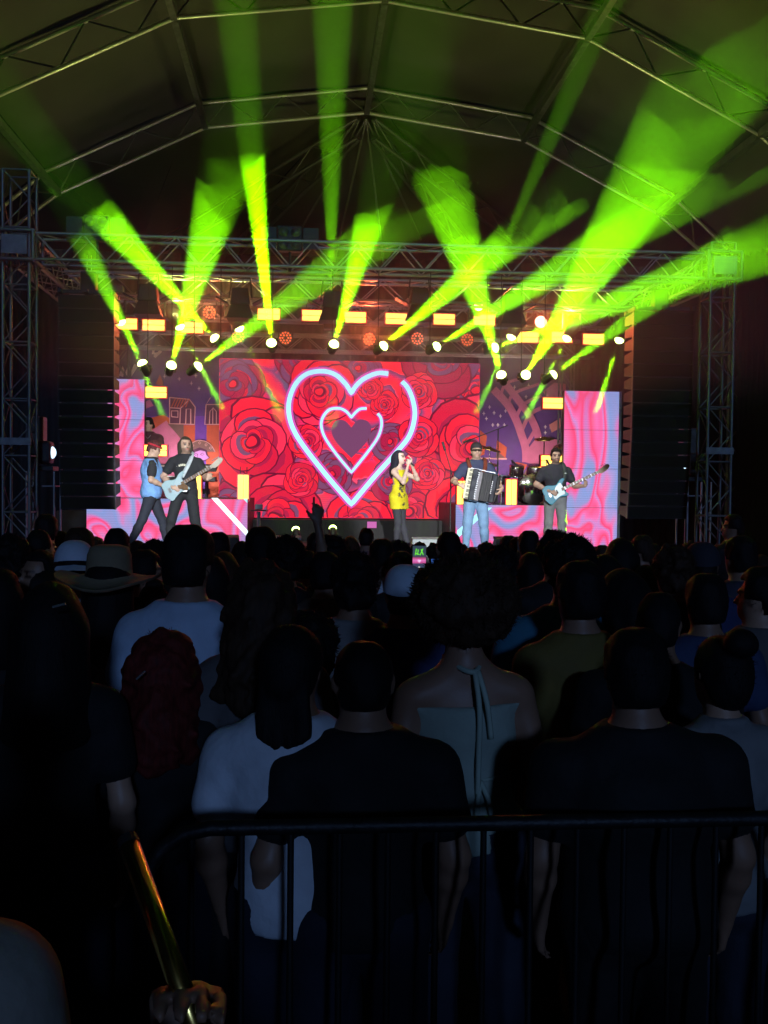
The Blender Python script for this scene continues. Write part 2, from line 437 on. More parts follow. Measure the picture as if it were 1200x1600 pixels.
UP = [ # lens px, py, end px, end py, end depth, power factor, beam angle, label
 (335,528, 178,356,12.7, 1.5, 12.2, 'beam light above the left corner of the video wall, shining up left'),
 (268,570, 335,333,11.8, 0.8, 12.2, 'middle of the three low left beam lights, shining straight up'),
 (222,567, 150,420,13.2, 0.5, 10.8, 'leftmost of the three low left beam lights, shining up past the speakers'),
 (310,572, 545,400,12.9, 0.5, 12.8, 'rightmost of the three low left beam lights, shining up to the right'),
 (424,535, 404,345,11.8, 11.0, 5.2, 'beam light over the left lobe of the heart, shining straight up'),
 (522,537, 592,298,11.6, 1.0, 10.8, 'beam light right of the heart notch, shining steeply up'),
 (600,540, 905,285,11.4, 1.2, 11.5, 'beam light over the right lobe of the heart, shining up right'),
 (683,541, 1110,275,11.0, 0.9, 10.8, 'beam light near the right corner of the video wall, shining far right'),
 (783,585, 698,303,11.6, 0.9, 12.8, 'leftmost of the three low right beam lights, shining up left'),
 (774,543, 1290,350,10.8, 1.2, 10.8, 'beam light at the right end of the middle truss, shining flat to the right'),
 (822,585, 1085,168,8.7, 1.2, 11.0, 'middle of the three low right beam lights, shining the widest beam'),
 (865,585, 1010,480,13.2, 0.6, 10.8, 'rightmost of the three low right beam lights, shining at the speakers'),
]
HY = 13.75
for px, py, ex, ey, ye, f, an, lab in UP:
    p0 = P(px, py, HY)
    moving_head(p0, P(ex, ey, ye), B*f, lab, angle=an, mount=(0,1,0.25), stem=5.13-p0.z, scale=0.46)
# beams behind the others that fade towards the roof
moving_head(P(517,470,17.6), P(519,60,11.0), B*20, 'beam light on the blinder truss behind the heart, shining up to the roof', angle=3.8, hang=False)
moving_head(P(748,478,17.6), P(905,110,11.0), B*15, 'beam light on the blinder truss right of centre, thin beam up to the roof', angle=2.5, hang=False)
DOWN = [
 (190,505,16.9, 262,665,16.8, 0.5, 'upper left beam light beside the left speakers, shining down'),
 (282,512,16.9, 392,725,16.6, 0.5, 'upper left beam light between two blinders, shining down at the guitarists'),
 (375,515,16.9, 500,775,16.8, 0.4, 'upper beam light beside the round lamp, shining down across the video wall'),
 (798,528,16.9, 668,812,16.3, 0.4, 'upper right beam light nearest the video wall, shining down left at the singer'),
 (885,530,16.9, 745,800,15.9, 0.5, 'upper right beam light between two blinders, shining down at the accordion player'),
 (967,533,16.9, 893,765,16.1, 0.55, 'upper right beam light beside the right speakers, shining down at the bass player'),
]
for px, py, y, ex, ey, ye, f, lab in DOWN:
    p0 = P(px, py, y)
    hd0 = moving_head(p0, P(ex,ey,ye), B*f*4.0, lab, angle=4.0, group='beam lights shining down at the band')
    if px in (282, 375, 798, 885):      # added fill lamp pointing up to brighten the roof
        ld = bpy.data.lights.new('roof_fill_lamp', 'SPOT'); ld.energy = ROOF_FILL; ld.color = (0.80, 0.86, 0.22)
        ld.spot_size = R(165); ld.spot_blend = 0.6; ld.shadow_soft_size = 0.08
        lo = bpy.data.objects.new('roof_fill_lamp', ld); COL.objects.link(lo); lo.parent = hd0
        dd = Vector((0, 0.05, 1)); Q = align(-dd).to_4x4(); Q.translation = (p0+Vector((0,-0.35,0.10)))-hd0.location; lo.matrix_local = Q
# floor lights in front of the video wall, pointing up at it
for px, py, ex, ey, lab in ((462,826,436,640,'small green floor light at the left foot of the video wall'), (520,824,519,650,'small green floor light below the heart tip'), (719,833,745,660,'small green floor light behind the singer')):
    moving_head(P(px,py,17.6), P(ex,ey,18.97), B*0.06, lab, hang=False, angle=7, scale=0.62, group='green floor lights', colr=(0.5,1.0,0.0))
# ------------------------------------------------------------------ video walls
def node_mat(name):
    M = bpy.data.materials.new(name); M.use_nodes = True
    return M, M.node_tree.nodes, M.node_tree.links
def mathn(n, L, op, a, b=None, c=None):
    q = n.new('ShaderNodeMath'); q.operation = op
    for i, v in enumerate((a, b, c)):
        if v is None: continue
        if isinstance(v, (int, float)): q.inputs[i].default_value = v
        else: L.new(v, q.inputs[i])
    return q.outputs[0]
def rampn(n, L, fac, stops, interp='LINEAR'):
    r = n.new('ShaderNodeValToRGB'); r.color_ramp.interpolation = interp
    el = r.color_ramp.elements
    while len(el) > 1: el.remove(el[-1])
    el[0].position = stops[0][0]; el[0].color = (*stops[0][1], 1)
    for p, c in stops[1:]:
        e = el.new(p); e.color = (*c, 1)
    L.new(fac, r.inputs[0]); return r.outputs[0]
def mixn(n, L, fac, a, b, bt='MIX'):
    q = n.new('ShaderNodeMix'); q.data_type = 'RGBA'; q.blend_type = bt
    for k, v in (('Factor', fac), ('A', a), ('B', b)):
        if isinstance(v, (int, float)): q.inputs[k].default_value = v
        elif isinstance(v, tuple): q.inputs[k].default_value = (*v, 1)
        else: L.new(v, q.inputs[k])
    return q.outputs['Result']
def led_lines(n, L, col):
    tc = n.new('ShaderNodeTexCoord'); sp = n.new('ShaderNodeSeparateXYZ'); L.new(tc.outputs['Object'], sp.inputs[0])
    w = mathn(n, L, 'SINE', mathn(n, L, 'MULTIPLY', sp.outputs[2], 150.0))
    f = mathn(n, L, 'MULTIPLY_ADD', w, 0.06, 0.94)
    return mixn(n, L, 1.0, col, f, 'MULTIPLY')
def finish_led(M, n, L, col, s):
    b = n['Principled BSDF']; b.inputs['Base Color'].default_value = (0.015, 0.015, 0.018, 1); b.inputs['Roughness'].default_value = 0.9; b.inputs['Specular IOR Level'].default_value = 0.05
    L.new(led_lines(n, L, col), b.inputs['Emission Color']); b.inputs['Emission Strength'].default_value = s
    return M
SLATE = (0.10, 0.075, 0.155); RED = (0.95, 0.012, 0.035); PINK = (0.85, 0.03, 0.16); DEEP = (0.42, 0.004, 0.03)
def roses():
    M, n, L = node_mat('rose_video_image')
    tc = n.new('ShaderNodeTexCoord')
    nz = n.new('ShaderNodeTexNoise'); nz.inputs['Scale'].default_value = 1.5; nz.inputs['Detail'].default_value = 3
    L.new(tc.outputs['Object'], nz.inputs['Vector'])
    ad = n.new('ShaderNodeVectorMath'); ad.operation = 'MULTIPLY_ADD'
    L.new(nz.outputs['Color'], ad.inputs[0]); ad.inputs[1].default_value = (0.22, 0, 0.22); L.new(tc.outputs['Object'], ad.inputs[2])
    fl = n.new('ShaderNodeVectorMath'); fl.operation = 'MULTIPLY'; fl.inputs[1].default_value = (1, 0, 1); L.new(ad.outputs[0], fl.inputs[0])
    def layer(scale, seed, reach):
        mp = n.new('ShaderNodeMapping'); mp.inputs['Location'].default_value = seed; L.new(fl.outputs[0], mp.inputs[0])
        vo = n.new('ShaderNodeTexVoronoi'); vo.inputs['Scale'].default_value = scale; vo.inputs['Randomness'].default_value = 0.75
        L.new(mp.outputs[0], vo.inputs['Vector'])
        sb = n.new('ShaderNodeVectorMath'); sb.operation = 'SUBTRACT'; L.new(mp.outputs[0], sb.inputs[0]); L.new(vo.outputs['Position'], sb.inputs[1])
        sp = n.new('ShaderNodeSeparateXYZ'); L.new(sb.outputs[0], sp.inputs[0])
        ang = mathn(n, L, 'ARCTAN2', sp.outputs[2], sp.outputs[0])
        n2 = n.new('ShaderNodeTexNoise'); n2.inputs['Scale'].default_value = 2.2; n2.inputs['Detail'].default_value = 2; L.new(mp.outputs[0], n2.inputs['Vector'])
        d = vo.outputs['Distance']
        # petals: off-centre lobes that swell outwards, not even rings
        lob = mathn(n, L, 'SINE', mathn(n, L, 'MULTIPLY_ADD', ang, 3.0, mathn(n, L, 'MULTIPLY', d, 9.0)))
        s = mathn(n, L, 'MULTIPLY_ADD', mathn(n, L, 'POWER', d, 0.8), 5.6, mathn(n, L, 'MULTIPLY', ang, 0.3183))
        s = mathn(n, L, 'MULTIPLY_ADD', n2.outputs['Fac'], 1.1, s)
        s = mathn(n, L, 'MULTIPLY_ADD', lob, 0.13, s)
        fr = mathn(n, L, 'FRACT', s)
        pet = rampn(n, L, fr, [(0.0, (0.16,0.0,0.03)), (0.03, (0.9,0.06,0.14)), (0.10, RED), (0.52, (0.95,0.012,0.05)), (0.74, (0.62,0.02,0.10)), (0.90, (0.24,0.05,0.15)), (1.0, (0.14,0.03,0.09))])
        edge = mathn(n, L, 'MULTIPLY_ADD', lob, 0.035, d)
        msk = rampn(n, L, edge, [(0.0,(1,1,1)), (reach,(1,1,1)), (reach+0.03,(0,0,0))])
        return pet, msk
    pa, ma = layer(0.62, (3.1,0,1.7), 0.66)
    pb, mb_ = layer(1.25, (0.4,0,5.2), 0.36)
    n3 = n.new('ShaderNodeTexNoise'); n3.inputs['Scale'].default_value = 0.9; n3.inputs['Detail'].default_value = 1; L.new(tc.outputs['Object'], n3.inputs['Vector'])
    gap = rampn(n, L, n3.outputs['Fac'], [(0.40, SLATE), (0.55, (0.20,0.04,0.13)), (0.66, (0.55,0.015,0.12))])
    c = mixn(n, L, ma, gap, pa)
    c = mixn(n, L, mb_, c, pb)
    veil = rampn(n, L, n3.outputs['Fac'], [(0.36,(0.35,0.35,0.35)), (0.52,(0,0,0))])
    c = mixn(n, L, veil, c, SLATE)
    return finish_led(M, n, L, c, 1.5)
def swirl(name, sc, seed, s=1.2, warm=0.0):
    M, n, L = node_mat(name)
    tc = n.new('ShaderNodeTexCoord'); mp = n.new('ShaderNodeMapping'); mp.inputs['Location'].default_value = seed
    mp.inputs['Scale'].default_value = (sc, 0.0, sc*0.75); L.new(tc.outputs['Object'], mp.inputs[0])
    nz = n.new('ShaderNodeTexNoise'); nz.inputs['Scale'].default_value = 1.0; nz.inputs['Detail'].default_value = 1.5; nz.inputs['Distortion'].default_value = 2.2
    L.new(mp.outputs[0], nz.inputs['Vector'])
    f = mathn(n, L, 'FRACT', mathn(n, L, 'MULTIPLY_ADD', nz.outputs['Fac'], 3.1, warm))
    c = rampn(n, L, f, [(0.0,(0.24,0.32,0.66)), (0.14,(0.30,0.30,0.62)), (0.24,(0.72,0.17,0.48)), (0.33,(0.95,0.07,0.20)), (0.44,(0.95,0.15,0.42)), (0.52,(0.62,0.25,0.62)), (0.60,(0.92,0.07,0.20)), (0.72,(0.95,0.14,0.38)), (0.84,(0.45,0.30,0.64)), (1.0,(0.24,0.32,0.66))])
    return finish_led(M, n, L, c, s)
MT['roses'] = roses()
MT['swirl_a'] = swirl('swirl_video_image_a', 0.62, (1.0,0,2.3))
MT['swirl_b'] = swirl('swirl_video_image_b', 0.55, (7.1,0,0.4))
MT['swirl_c'] = swirl('swirl_video_image_c', 0.55, (3.7,0,9.1), 1.15, 0.32)
MT['heart_white'] = emitmat('heart_line_light', (0.40, 0.84, 1.0), 1.35)
MT['heart_glow'] = emitmat('heart_edge_light', (0.80, 0.10, 0.55), 1.0)
MT['heart_core'] = emitmat('heart_core_light', (0.17, 0.05, 0.13), 1.2)
MT['led_frame'] = mat('led_frame_black', (0.02,0.02,0.02), 0.5)

def catmull(pts, k=8):
    out = []
    for i in range(len(pts)-1):
        p0 = pts[max(i-1,0)]; p1 = pts[i]; p2 = pts[i+1]; p3 = pts[min(i+2,len(pts)-1)]
        for j in range(k):
            t = j/k
            out.append(tuple(0.5*((2*b)+(-a+c)*t+(2*a-5*b+4*c-d)*t*t+(-a+3*b-3*c+d)*t**3) for a, b, c, d in zip(p0,p1,p2,p3)))
    out.append(pts[-1]); return out
def ribbon(pts, w, y, off=(0,0,0)):
    """flat strip along a pixel polyline on plane y, w wide in metres"""
    q = [P(a, b, y)-Vector(off) for a, b in pts]; V = []; Fc = []
    for i, p in enumerate(q):
        t = (q[min(i+1,len(q)-1)]-q[max(i-1,0)]); s = Vector((-t.z,0,t.x)).normalized()*w/2
        V += [p+s, p-s]
    for i in range(len(q)-1): Fc.append((2*i, 2*i+1, 2*i+3, 2*i+2))
    return V, Fc
def flat(name, pts, y, m, parent, w=None, curve=False):
    """flat printed or lit shape: filled polygon, or line of width w"""
    if w:
        V, Fc = ribbon(catmull(pts) if curve else pts, w, y, parent.location)
    else:
        V = [P(a, b, y)-parent.location for a, b in pts]; Fc = [tuple(range(len(V)))]
    return mobj(name, V, Fc, m, parent)

YS = 19.0
a = P(343,562,YS); b = P(750,566,YS); c = P(343,811,YS)
sx0, sx1, sz0, sz1 = a.x, b.x, 1.36, (a.z+b.z)/2
wall = empty('video_wall', ((sx0+sx1)/2, YS, sz0))
W, H = sx1-sx0, sz1-sz0
MB().box((0, 0.06, H/2), (W, 0.11, H)).build('cabinet', MT['led_frame'], wall)
mobj('screen', [(-W/2,0,0),(W/2,0,0),(W/2,0,H),(-W/2,0,H)], [(0,1,2,3)], MT['roses'], wall)
# the picture on the wall: painted roses, petal over petal
TON = [emitmat('rose_tone_%d' % i, c, 1.12) for i, c in enumerate(((0.16,0.004,0.03),(0.45,0.010,0.06),(0.72,0.010,0.05),(0.95,0.014,0.045),(0.95,0.030,0.09),(0.20,0.06,0.15)))]
rg_ = random.Random(12); RV = []; RF = []; RM = []; lay = [0]
x_min, x_max, z_min, z_max = sx0+0.01, sx1-0.01, sz0+0.01, sz1-0.01
def blot(cx, cy, r, tone, ph, sq=1.0, rot=0.0, wob=0.10, n=16, bite=None):
    lay[0] += 1; y = YS-0.002-0.000018*lay[0]; k0 = len(RV)
    for q in range(n):
        t = 2*math.pi*q/n; rr_ = r*(1+wob*math.sin(2*t+ph)+wob*0.7*math.sin(3*t+2.1*ph))
        u, v = rr_*math.cos(t), rr_*math.sin(t)*sq
        w3 = P(cx+u*math.cos(rot)-v*math.sin(rot), cy+u*math.sin(rot)+v*math.cos(rot), y)
        RV.append(Vector((min(max(w3.x,x_min),x_max), y, min(max(w3.z,z_min),z_max)))-wall.location)
    RF.append(tuple(range(k0+n-1, k0-1, -1))); RM.append(tone)
def rose(cx, cy, R_, dark=0):
    a0 = rg_.uniform(0, 6.28)
    for ring, (f, n) in enumerate(((0.80,6),(0.56,5),(0.36,4),(0.20,3))):
        for q in range(n):
            a = a0+ring*0.6+2*math.pi*q/n+rg_.uniform(-0.2,0.2); rr_ = R_*f*rg_.uniform(0.60,0.72); o = R_*f*0.48; ph = rg_.uniform(0,6.28)
            cx_, cy_ = cx+o*math.cos(a), cy+o*math.sin(a)
            main = rg_.choice([2,3,3,4]) if not dark else rg_.choice([1,5,5])
            blot(cx_, cy_, rr_*1.07, 0, ph, 0.82, a+1.57, 0.07)
            blot(cx_, cy_, rr_, main, ph, 0.82, a+1.57, 0.07)
            d_ = rr_*0.16
            blot(cx_-d_*math.cos(a), cy_-d_*math.sin(a), rr_*0.80, rg_.choice([1,5,2]) if main > 2 else 1, ph+0.5, 0.74, a+1.57, 0.09)
            d_ = rr_*0.30
            blot(cx_-d_*math.cos(a), cy_-d_*math.sin(a), rr_*0.62, rg_.choice([2,1,0]), ph+1.0, 0.70, a+1.57, 0.09)
    blot(cx, cy, R_*0.13, 0, a0); blot(cx-R_*0.02, cy, R_*0.09, 3, a0)
for cx, cy, R_, dk_ in ((365,600,62,1),(470,560,50,1),(560,575,45,1),(745,610,70,0),(690,560,75,1),(500,612,66,0),(610,690,40,1),(360,790,70,1),(395,690,92,0),(738,700,95,0),(430,810,88,0),(640,800,62,0),(730,800,80,0),(560,815,60,0),(655,612,36,0),(601,632,27,0),(578,606,24,0),(655,682,38,0),(480,690,34,0),(520,740,40,1),(668,740,32,0),(612,752,40,1),(470,750,34,0)):
    rose(cx, cy, R_, dk_)
pic = mobj('rose_picture', RV, RF, TON[0], wall)
for t_ in TON[1:]: pic.data.materials.append(t_)
pic.data.polygons.foreach_set('material_index', RM); pic['kind'] = 'stuff'
ho1 = [(607,584),(590,583),(570,591),(557,602),(549,614)]
ho2 = [(549,614),(540,600),(525,586),(505,580),(480,584),(462,600),(452,625),(452,650),(460,674),(478,702),(512,745),(549,788)]
ho3 = [(549,788),(585,745),(620,706),(640,680),(648,650),(645,625),(637,606),(628,596)]
hi1 = [(573,638),(563,639),(556,644),(549,652)]
hi2 = [(549,652),(541,643),(530,638),(515,640),(505,651),(502,665),(508,684),(525,709),(549,738)]
hi3 = [(549,738),(574,707),(590,684),(596,666),(595,653),(590,646)]
core = catmull([(549,668),(560,656),(574,658),(580,670),(573,690),(549,716)])+catmull([(549,716),(525,690),(518,672),(524,658),(538,657),(549,668)])[1:-1]
flat('heart_core', core, YS-0.030, MT['heart_core'], wall)
hd = catmull(ho1)[:-1]+catmull(ho2)[:-1]+catmull(ho3); hin = catmull(hi1)[:-1]+catmull(hi2)[:-1]+catmull(hi3)
flat('heart_glow_line', hd, YS-0.034, MT['heart_glow'], wall, 0.17)
flat('heart_glow_line', hin, YS-0.034, MT['heart_glow'], wall, 0.095)
flat('heart_line', hd, YS-0.038, MT['heart_white'], wall, 0.090)
flat('heart_line', hin, YS-0.038, MT['heart_white'], wall, 0.048)
tag(wall, 'large rear video wall showing red roses and a glowing white double heart', 'video wall')
MB().box((0,0,0), (W+0.6, 0.9, 1.34-DECK)).build('screen_plinth', MT['drape'], None, loc=((sx0+sx1)/2, 18.95, (1.34+DECK)/2)).name = 'screen_plinth'
tag(bpy.data.objects['screen_plinth'], 'black plinth under the heart video wall', 'plinth')

def led_panel(name, label, px0, px1, pt, y, z0, m, th=0.12, group=None, seams=0):
    a = P(px0, pt, y); b = P(px1, pt, y); zt_ = (a.z+b.z)/2
    e = empty(name, ((a.x+b.x)/2, y, z0)); w_ = b.x-a.x; h_ = zt_-z0
    MB().box((0, th/2+0.002, h_/2), (w_, th, h_)).build('cabinet', MT['led_frame'], e)
    mobj('screen', [(-w_/2+.004,0,.004),(w_/2-.004,0,.004),(w_/2-.004,0,h_-.004),(-w_/2+.004,0,h_-.004)], [(0,1,2,3)], m, e)
    for k in range(1, seams+1):
        MB().box((0,-0.004,h_*k/(seams+1)), (w_-.01, 0.006, 0.006)).build('panel_seam', MT['led_frame'], e)
    tag(e, label, 'video panel', group); return e, w_, h_
led_panel('side_video_panel', 'tall side video panel with blue and pink swirls beside the left speakers', 168, 226, 592, 17.6, DECK+0.02, MT['swirl_a'], group='tall side video panels', seams=3)
rp, rw, rh = led_panel('side_video_panel', 'tall side video panel with pink and blue swirls behind the bass player', 882, 968, 611, 17.0, DECK+0.02, MT['swirl_b'], group='tall side video panels', seams=3)
MB().box((rw/2+0.022, 0.04, rh/2), (0.04, 0.1, rh)).build('edge_trim', mat('pale_blue_trim', (0.35,0.45,0.65), 0.4), rp)
lr, lw_, lh_ = led_panel('led_riser', 'low video fronted riser with a white diagonal stripe behind the two guitarists', 135, 387, 779, 16.8, DECK+0.012, MT['swirl_c'], 2.2, 'low video fronted risers')
flat('white_stripe', [(330,778),(340,778),(387,829),(387,840)], 16.794, emitmat('stripe_light',(0.75,0.95,1.0),1.6), lr)
flat('white_stripe_tip', [(380,779.5),(386.5,779.5),(386.5,786)], 16.794, MT['heart_white'], lr)
rr, rw_, rh_ = led_panel('led_riser', 'low pink video fronted riser carrying the drum kit', 712, 884, 789, 16.8, DECK+0.012, MT['swirl_c'], 2.2, 'low video fronted risers')
flat('white_stripe', [(714,829),(756,793),(769,793),(714,842)], 16.794, MT['heart_white'], rr)

# ------------------------------------------------------------------ printed backdrops either side of the wall
BY = 19.35
def cloth(name, col, v=0.12): return mat(name, col, 0.85, 0, v, 6, 0.1, 30)
CL = dict(purple=cloth('print_purple',(0.11,0.045,0.20)), violet=cloth('print_violet',(0.15,0.05,0.34)), plum=cloth('print_plum',(0.12,0.035,0.07)), orange=cloth('print_orange',(0.50,0.09,0.045)), rose=cloth('print_rose',(0.52,0.14,0.26)), salmon=cloth('print_salmon',(0.55,0.20,0.20)), brown=cloth('print_brown',(0.17,0.09,0.08)), line=cloth('print_pale_line',(0.62,0.30,0.30)), lilac=cloth('print_lilac',(0.45,0.20,0.48)), star=cloth('print_star',(0.75,0.62,0.62)), hair=cloth('print_dark_hair',(0.07,0.015,0.05)))
def backdrop(label, px0, px1, ptop, pbot):
    p0 = P(px0, pbot, BY); p1 = P(px1, ptop, BY)
    e = empty('printed_backdrop', ((p0.x+p1.x)/2, BY, DECK))
    w_ = p1.x-p0.x; h_ = p1.z-DECK
    MB().box((0,0.03,h_/2), (w_, 0.05, h_)).build('cloth', CL['purple'], e)
    tag(e, label, 'backdrop', 'printed cloth backdrops'); return e
bl = backdrop('printed purple backdrop with little houses and a hatted face, left of the video wall', 130, 348, 545, 800)
k = [0]
def pr(e, nm, col, pts, w=None, curve=False):
    k[0] += 1; return flat(nm, pts, BY-0.004-0.0006*(k[0] % 60), CL[col], e, w, curve)
pr(bl,'printed_field','violet',[(226,650),(346,650),(346,790),(226,790)])
pr(bl,'printed_hill','orange',[(226,655),(255,648),(263,652),(290,700),(260,720),(226,692)])
pr(bl,'printed_hill','rose',[(238,672),(260,657),(287,692),(287,790),(226,790),(226,690)])
pr(bl,'printed_hill','brown',[(262,662),(287,662),(287,690)])
pr(bl,'printed_stripe','orange',[(287,664),(305,664),(304,790),(287,790)])
pr(bl,'printed_stripe','orange',[(323,664),(344,664),(344,790),(321,790)])
pr(bl,'printed_flag','orange',[(243,600),(250,585),(257,604)])
pr(bl,'printed_roof','rose',[(224,630),(234,624),(240,634),(224,640)])
def house(x0, x1, xm_, yt, ym, yb, e):
    pr(e,'house_wall','plum',[(x0,ym),(x1,ym),(x1,yb),(x0,yb)])
house(265,305,282,624,636,663,bl); house(322,343,330,622,632,663,bl)
pr(bl,'house_roof','plum',[(265,637),(265,621),(296,625),(305,636)])
for pts in ([(265,621),(296,624),(305,636),(304,663),(265,662),(265,621)], [(265,637),(282,638),(296,624)], [(282,638),(281,662)], [(290,663),(291,639),(298,639),(298,663)], [(268,651),(268,642),(278,642),(278,652),(268,651)], [(343,632),(322,632),(329,621)], [(322,632),(320,663),(343,663)]):
    pr(bl,'house_outline','line',pts,0.022)
for q in range(6): pr(bl,'roof_line','orange',[(268+q*4.4,636),(274+q*4.4,623)],0.02)
pr(bl,'house_window','line',[(327,663),(328,643),(333,637),(338,643),(338,663),(332.5,663),(332.5,638)],0.016)
for x, y in ((257,588),(280,592),(299,599),(311,607),(306,587),(240,610)):
    pr(bl,'printed_star','star',[(x-2.4,y),(x+2.4,y)],0.012); pr(bl,'printed_star','star',[(x,y-3),(x,y+3)],0.012)
hatp = [(295,703),(297,696),(304,690),(312,688),(322,690),(330,696),(336,706),(324,706),(312,699),(303,703)]
pr(bl,'printed_hat','brown',hatp); pr(bl,'hat_outline','line',hatp[:7],0.018,True)
for x, y in ((301,696),(312,692),(322,695),(329,700)):
    pr(bl,'hat_ring','line',[(x-2,y),(x,y-2),(x+2,y),(x,y+2),(x-2,y)],0.01)
pr(bl,'printed_hair','hair',[(298,712),(299,704),(312,699),(323,703),(325,713)])
face = [(299,714),(304,706),(313,703),(321,705),(323,711),(327,715),(322,719),(313,720),(302,720)]
pr(bl,'printed_face','lilac',face); pr(bl,'face_outline','hair',face,0.014)
for x in (306,316): pr(bl,'printed_eye','hair',[(x-3,710),(x,708),(x+3,710),(x,711.5),(x-3,710)],0.009)
pr(bl,'printed_nose','hair',[(309,709),(308,716),(312,717)],0.010)
# sprayed pale shapes above the left panel: two letter-like marks
pr(bl,'sprayed_mark','star',[(189,588),(193,575),(197,585),(201,572),(204,586),(213,570)],0.09)
pr(bl,'sprayed_mark','star',[(251,541),(241,543),(239,552),(247,553),(252,548),(241,558)],0.06)

br = backdrop('printed purple backdrop with pink lattice and stars, right of the video wall', 745, 890, 560, 800)
lat = [([(771,608),(793,632),(806,655),(815,680),(821,700),(822,722)],0.16), ([(790,600),(806,620),(818,636),(828,650),(838,672),(842,690)],0.15), ([(782,620),(790,600),(812,592)],0.06), ([(794,634),(803,615),(842,600)],0.06), ([(806,654),(818,632),(846,618)],0.07), ([(813,678),(828,648),(850,636)],0.08), ([(820,700),(836,672)],0.08)]
pr(br,'printed_land','rose',[(820,722),(826,700),(838,684),(845,690),(858,682),(866,686),(884,690),(884,720),(850,730)])
pr(br,'printed_land','rose',[(848,612),(866,598),(884,600),(884,615),(858,625)])
pr(br,'printed_land','salmon',[(858,664),(880,650),(884,664),(862,676)])
for pts, w_ in lat: pr(br,'lattice_line','rose',pts,w_,True)
pr(br,'printed_kite','orange',[(750,672),(761,681),(757,710),(750,712)])
pr(br,'printed_kite','orange',[(777,688),(792,699),(790,716),(775,703)])
pr(br,'printed_kite','brown',[(776,704),(789,716),(775,716)])
pr(br,'printed_kite','orange',[(806,722),(824,726),(812,746),(804,746)])
pr(br,'printed_kite','orange',[(770,726),(780,742),(768,748)])
pr(br,'printed_hill','brown',[(814,746),(834,718),(884,722),(884,790),(812,790)])
pr(br,'printed_stripe','line',[(750,716),(792,717)],0.03)
for x, y in ((756,646),(760,654),(765,636),(772,645),(770,664),(782,650),(778,664),(788,664),(804,605),(812,610),(822,620),(826,602),(852,667),(861,669),(875,664),(843,680),(852,676),(790,642),(807,628)):
    pr(br,'printed_star','star',[(x-2.2,y),(x+2.2,y)],0.014); pr(br,'printed_star','star',[(x,y-2.8),(x,y+2.8)],0.014)

# ------------------------------------------------------------------ line arrays
def line_array(label, x0px, x1px, ytop, ybot, y, inner, n=16):
    a = P(x0px, ytop, y); b = P(x1px, ytop, y); zb = P((x0px+x1px)/2, ybot, y).z
    w_ = b.x-a.x; ht = a.z-zb; h = ht/n
    e = empty('line_array', ((a.x+b.x)/2, y, zb))
    # cabinet: front face wide, rear lower, so the side reads as a wedge
    d = 0.42; mb = MB(); hw = w_/2; g_ = 0.006
    hf, hr = h/2-g_, h/2-0.035
    V = [(-hw,0,-hf),(hw,0,-hf),(hw,0,hf),(-hw,0,hf),(-hw,d,-hr),(hw,d,-hr),(hw,d,hr),(-hw,d,hr)]
    mb.add(V, [(0,1,2,3),(5,4,7,6),(3,2,6,7),(1,0,4,5)])
    me = mkmesh('cabinet', mb.V, mb.F+[(1,5,6,2),(4,0,3,7)], MT['black_box'])
    me.materials.append(MT['side_paint']); me.polygons[4].material_index = 1; me.polygons[5].material_index = 1
    gr = mkmesh('grille', [(-hw+.02,-.006,-hf+.012),(hw-.02,-.006,-hf+.012),(hw-.02,-.006,hf-.012),(-hw+.02,-.006,hf-.012),(-hw+.02,.002,-hf+.012),(hw-.02,.002,-hf+.012),(hw-.02,.002,hf-.012),(-hw+.02,.002,hf-.012)], [(0,1,2,3),(0,4,5,1),(1,5,6,2),(2,6,7,3),(3,7,4,0)], MT['grille'])
    rg = MB()
    rg.box((0, 0, 0), (0.028, 0.05, h*1.0))
    rme = mkmesh('rigging_pin', rg.V, rg.F, MT['alu_dark'])
    yy = 0.0; zz = ht-h/2; tilt = R(-1.0)
    for i in range(n):
        o = bpy.data.objects.new('cabinet', me); link(o, e)
        o.location = (0, yy, zz); o.rotation_euler = (tilt, 0, 0)
        c = bpy.data.objects.new('grille', gr); link(c, o)
        for sx in (-1, 1):
            c = bpy.data.objects.new('rigging_pin', rme); link(c, o); c.location = (sx*(hw-0.012), 0.05, 0)
        zz -= h*math.cos(tilt); yy += h*math.sin(-tilt)*-1*0.0 + (0.002*i if i > 8 else 0)
        tilt = R(1.0) + (R(0.5)*i*0.5 if i > 6 else 0)
    fr = MB()
    for sx in (-1, 1): fr.box((sx*(hw-0.04), 0.2, ht+0.045), (0.05, 0.62, 0.06))
    fr.box((0, 0.0, ht+0.045), (w_, 0.05, 0.05)); fr.box((0, 0.4, ht+0.045), (w_, 0.05, 0.05)); fr.box((0,0.2,ht+0.05),(0.08,0.62,0.05))
    fr.build('fly_frame', MT['black_metal'], e)
    hang = MB(); hang.box((0,0.2,ht+0.22),(0.22,0.2,0.3))
    hang.build('chain_hoist', MT['black_metal'], e, bevel=0.02)
    for sx in (-1, 1): bar(e, 'chain', (sx*0.03, 0.2, ht+0.30), (sx*0.03, 0.2, ht+0.62), 0.008, MT['steel'], 6)
    tag(e, label, 'loudspeakers', 'hanging line arrays'); return e
line_array('tall black loudspeaker column hanging at the left of the stage', 91, 178, 460, 797, 14.35, 1)
line_array('tall black loudspeaker column hanging at the right of the stage', 991, 1084, 486, 812, 14.35, -1)

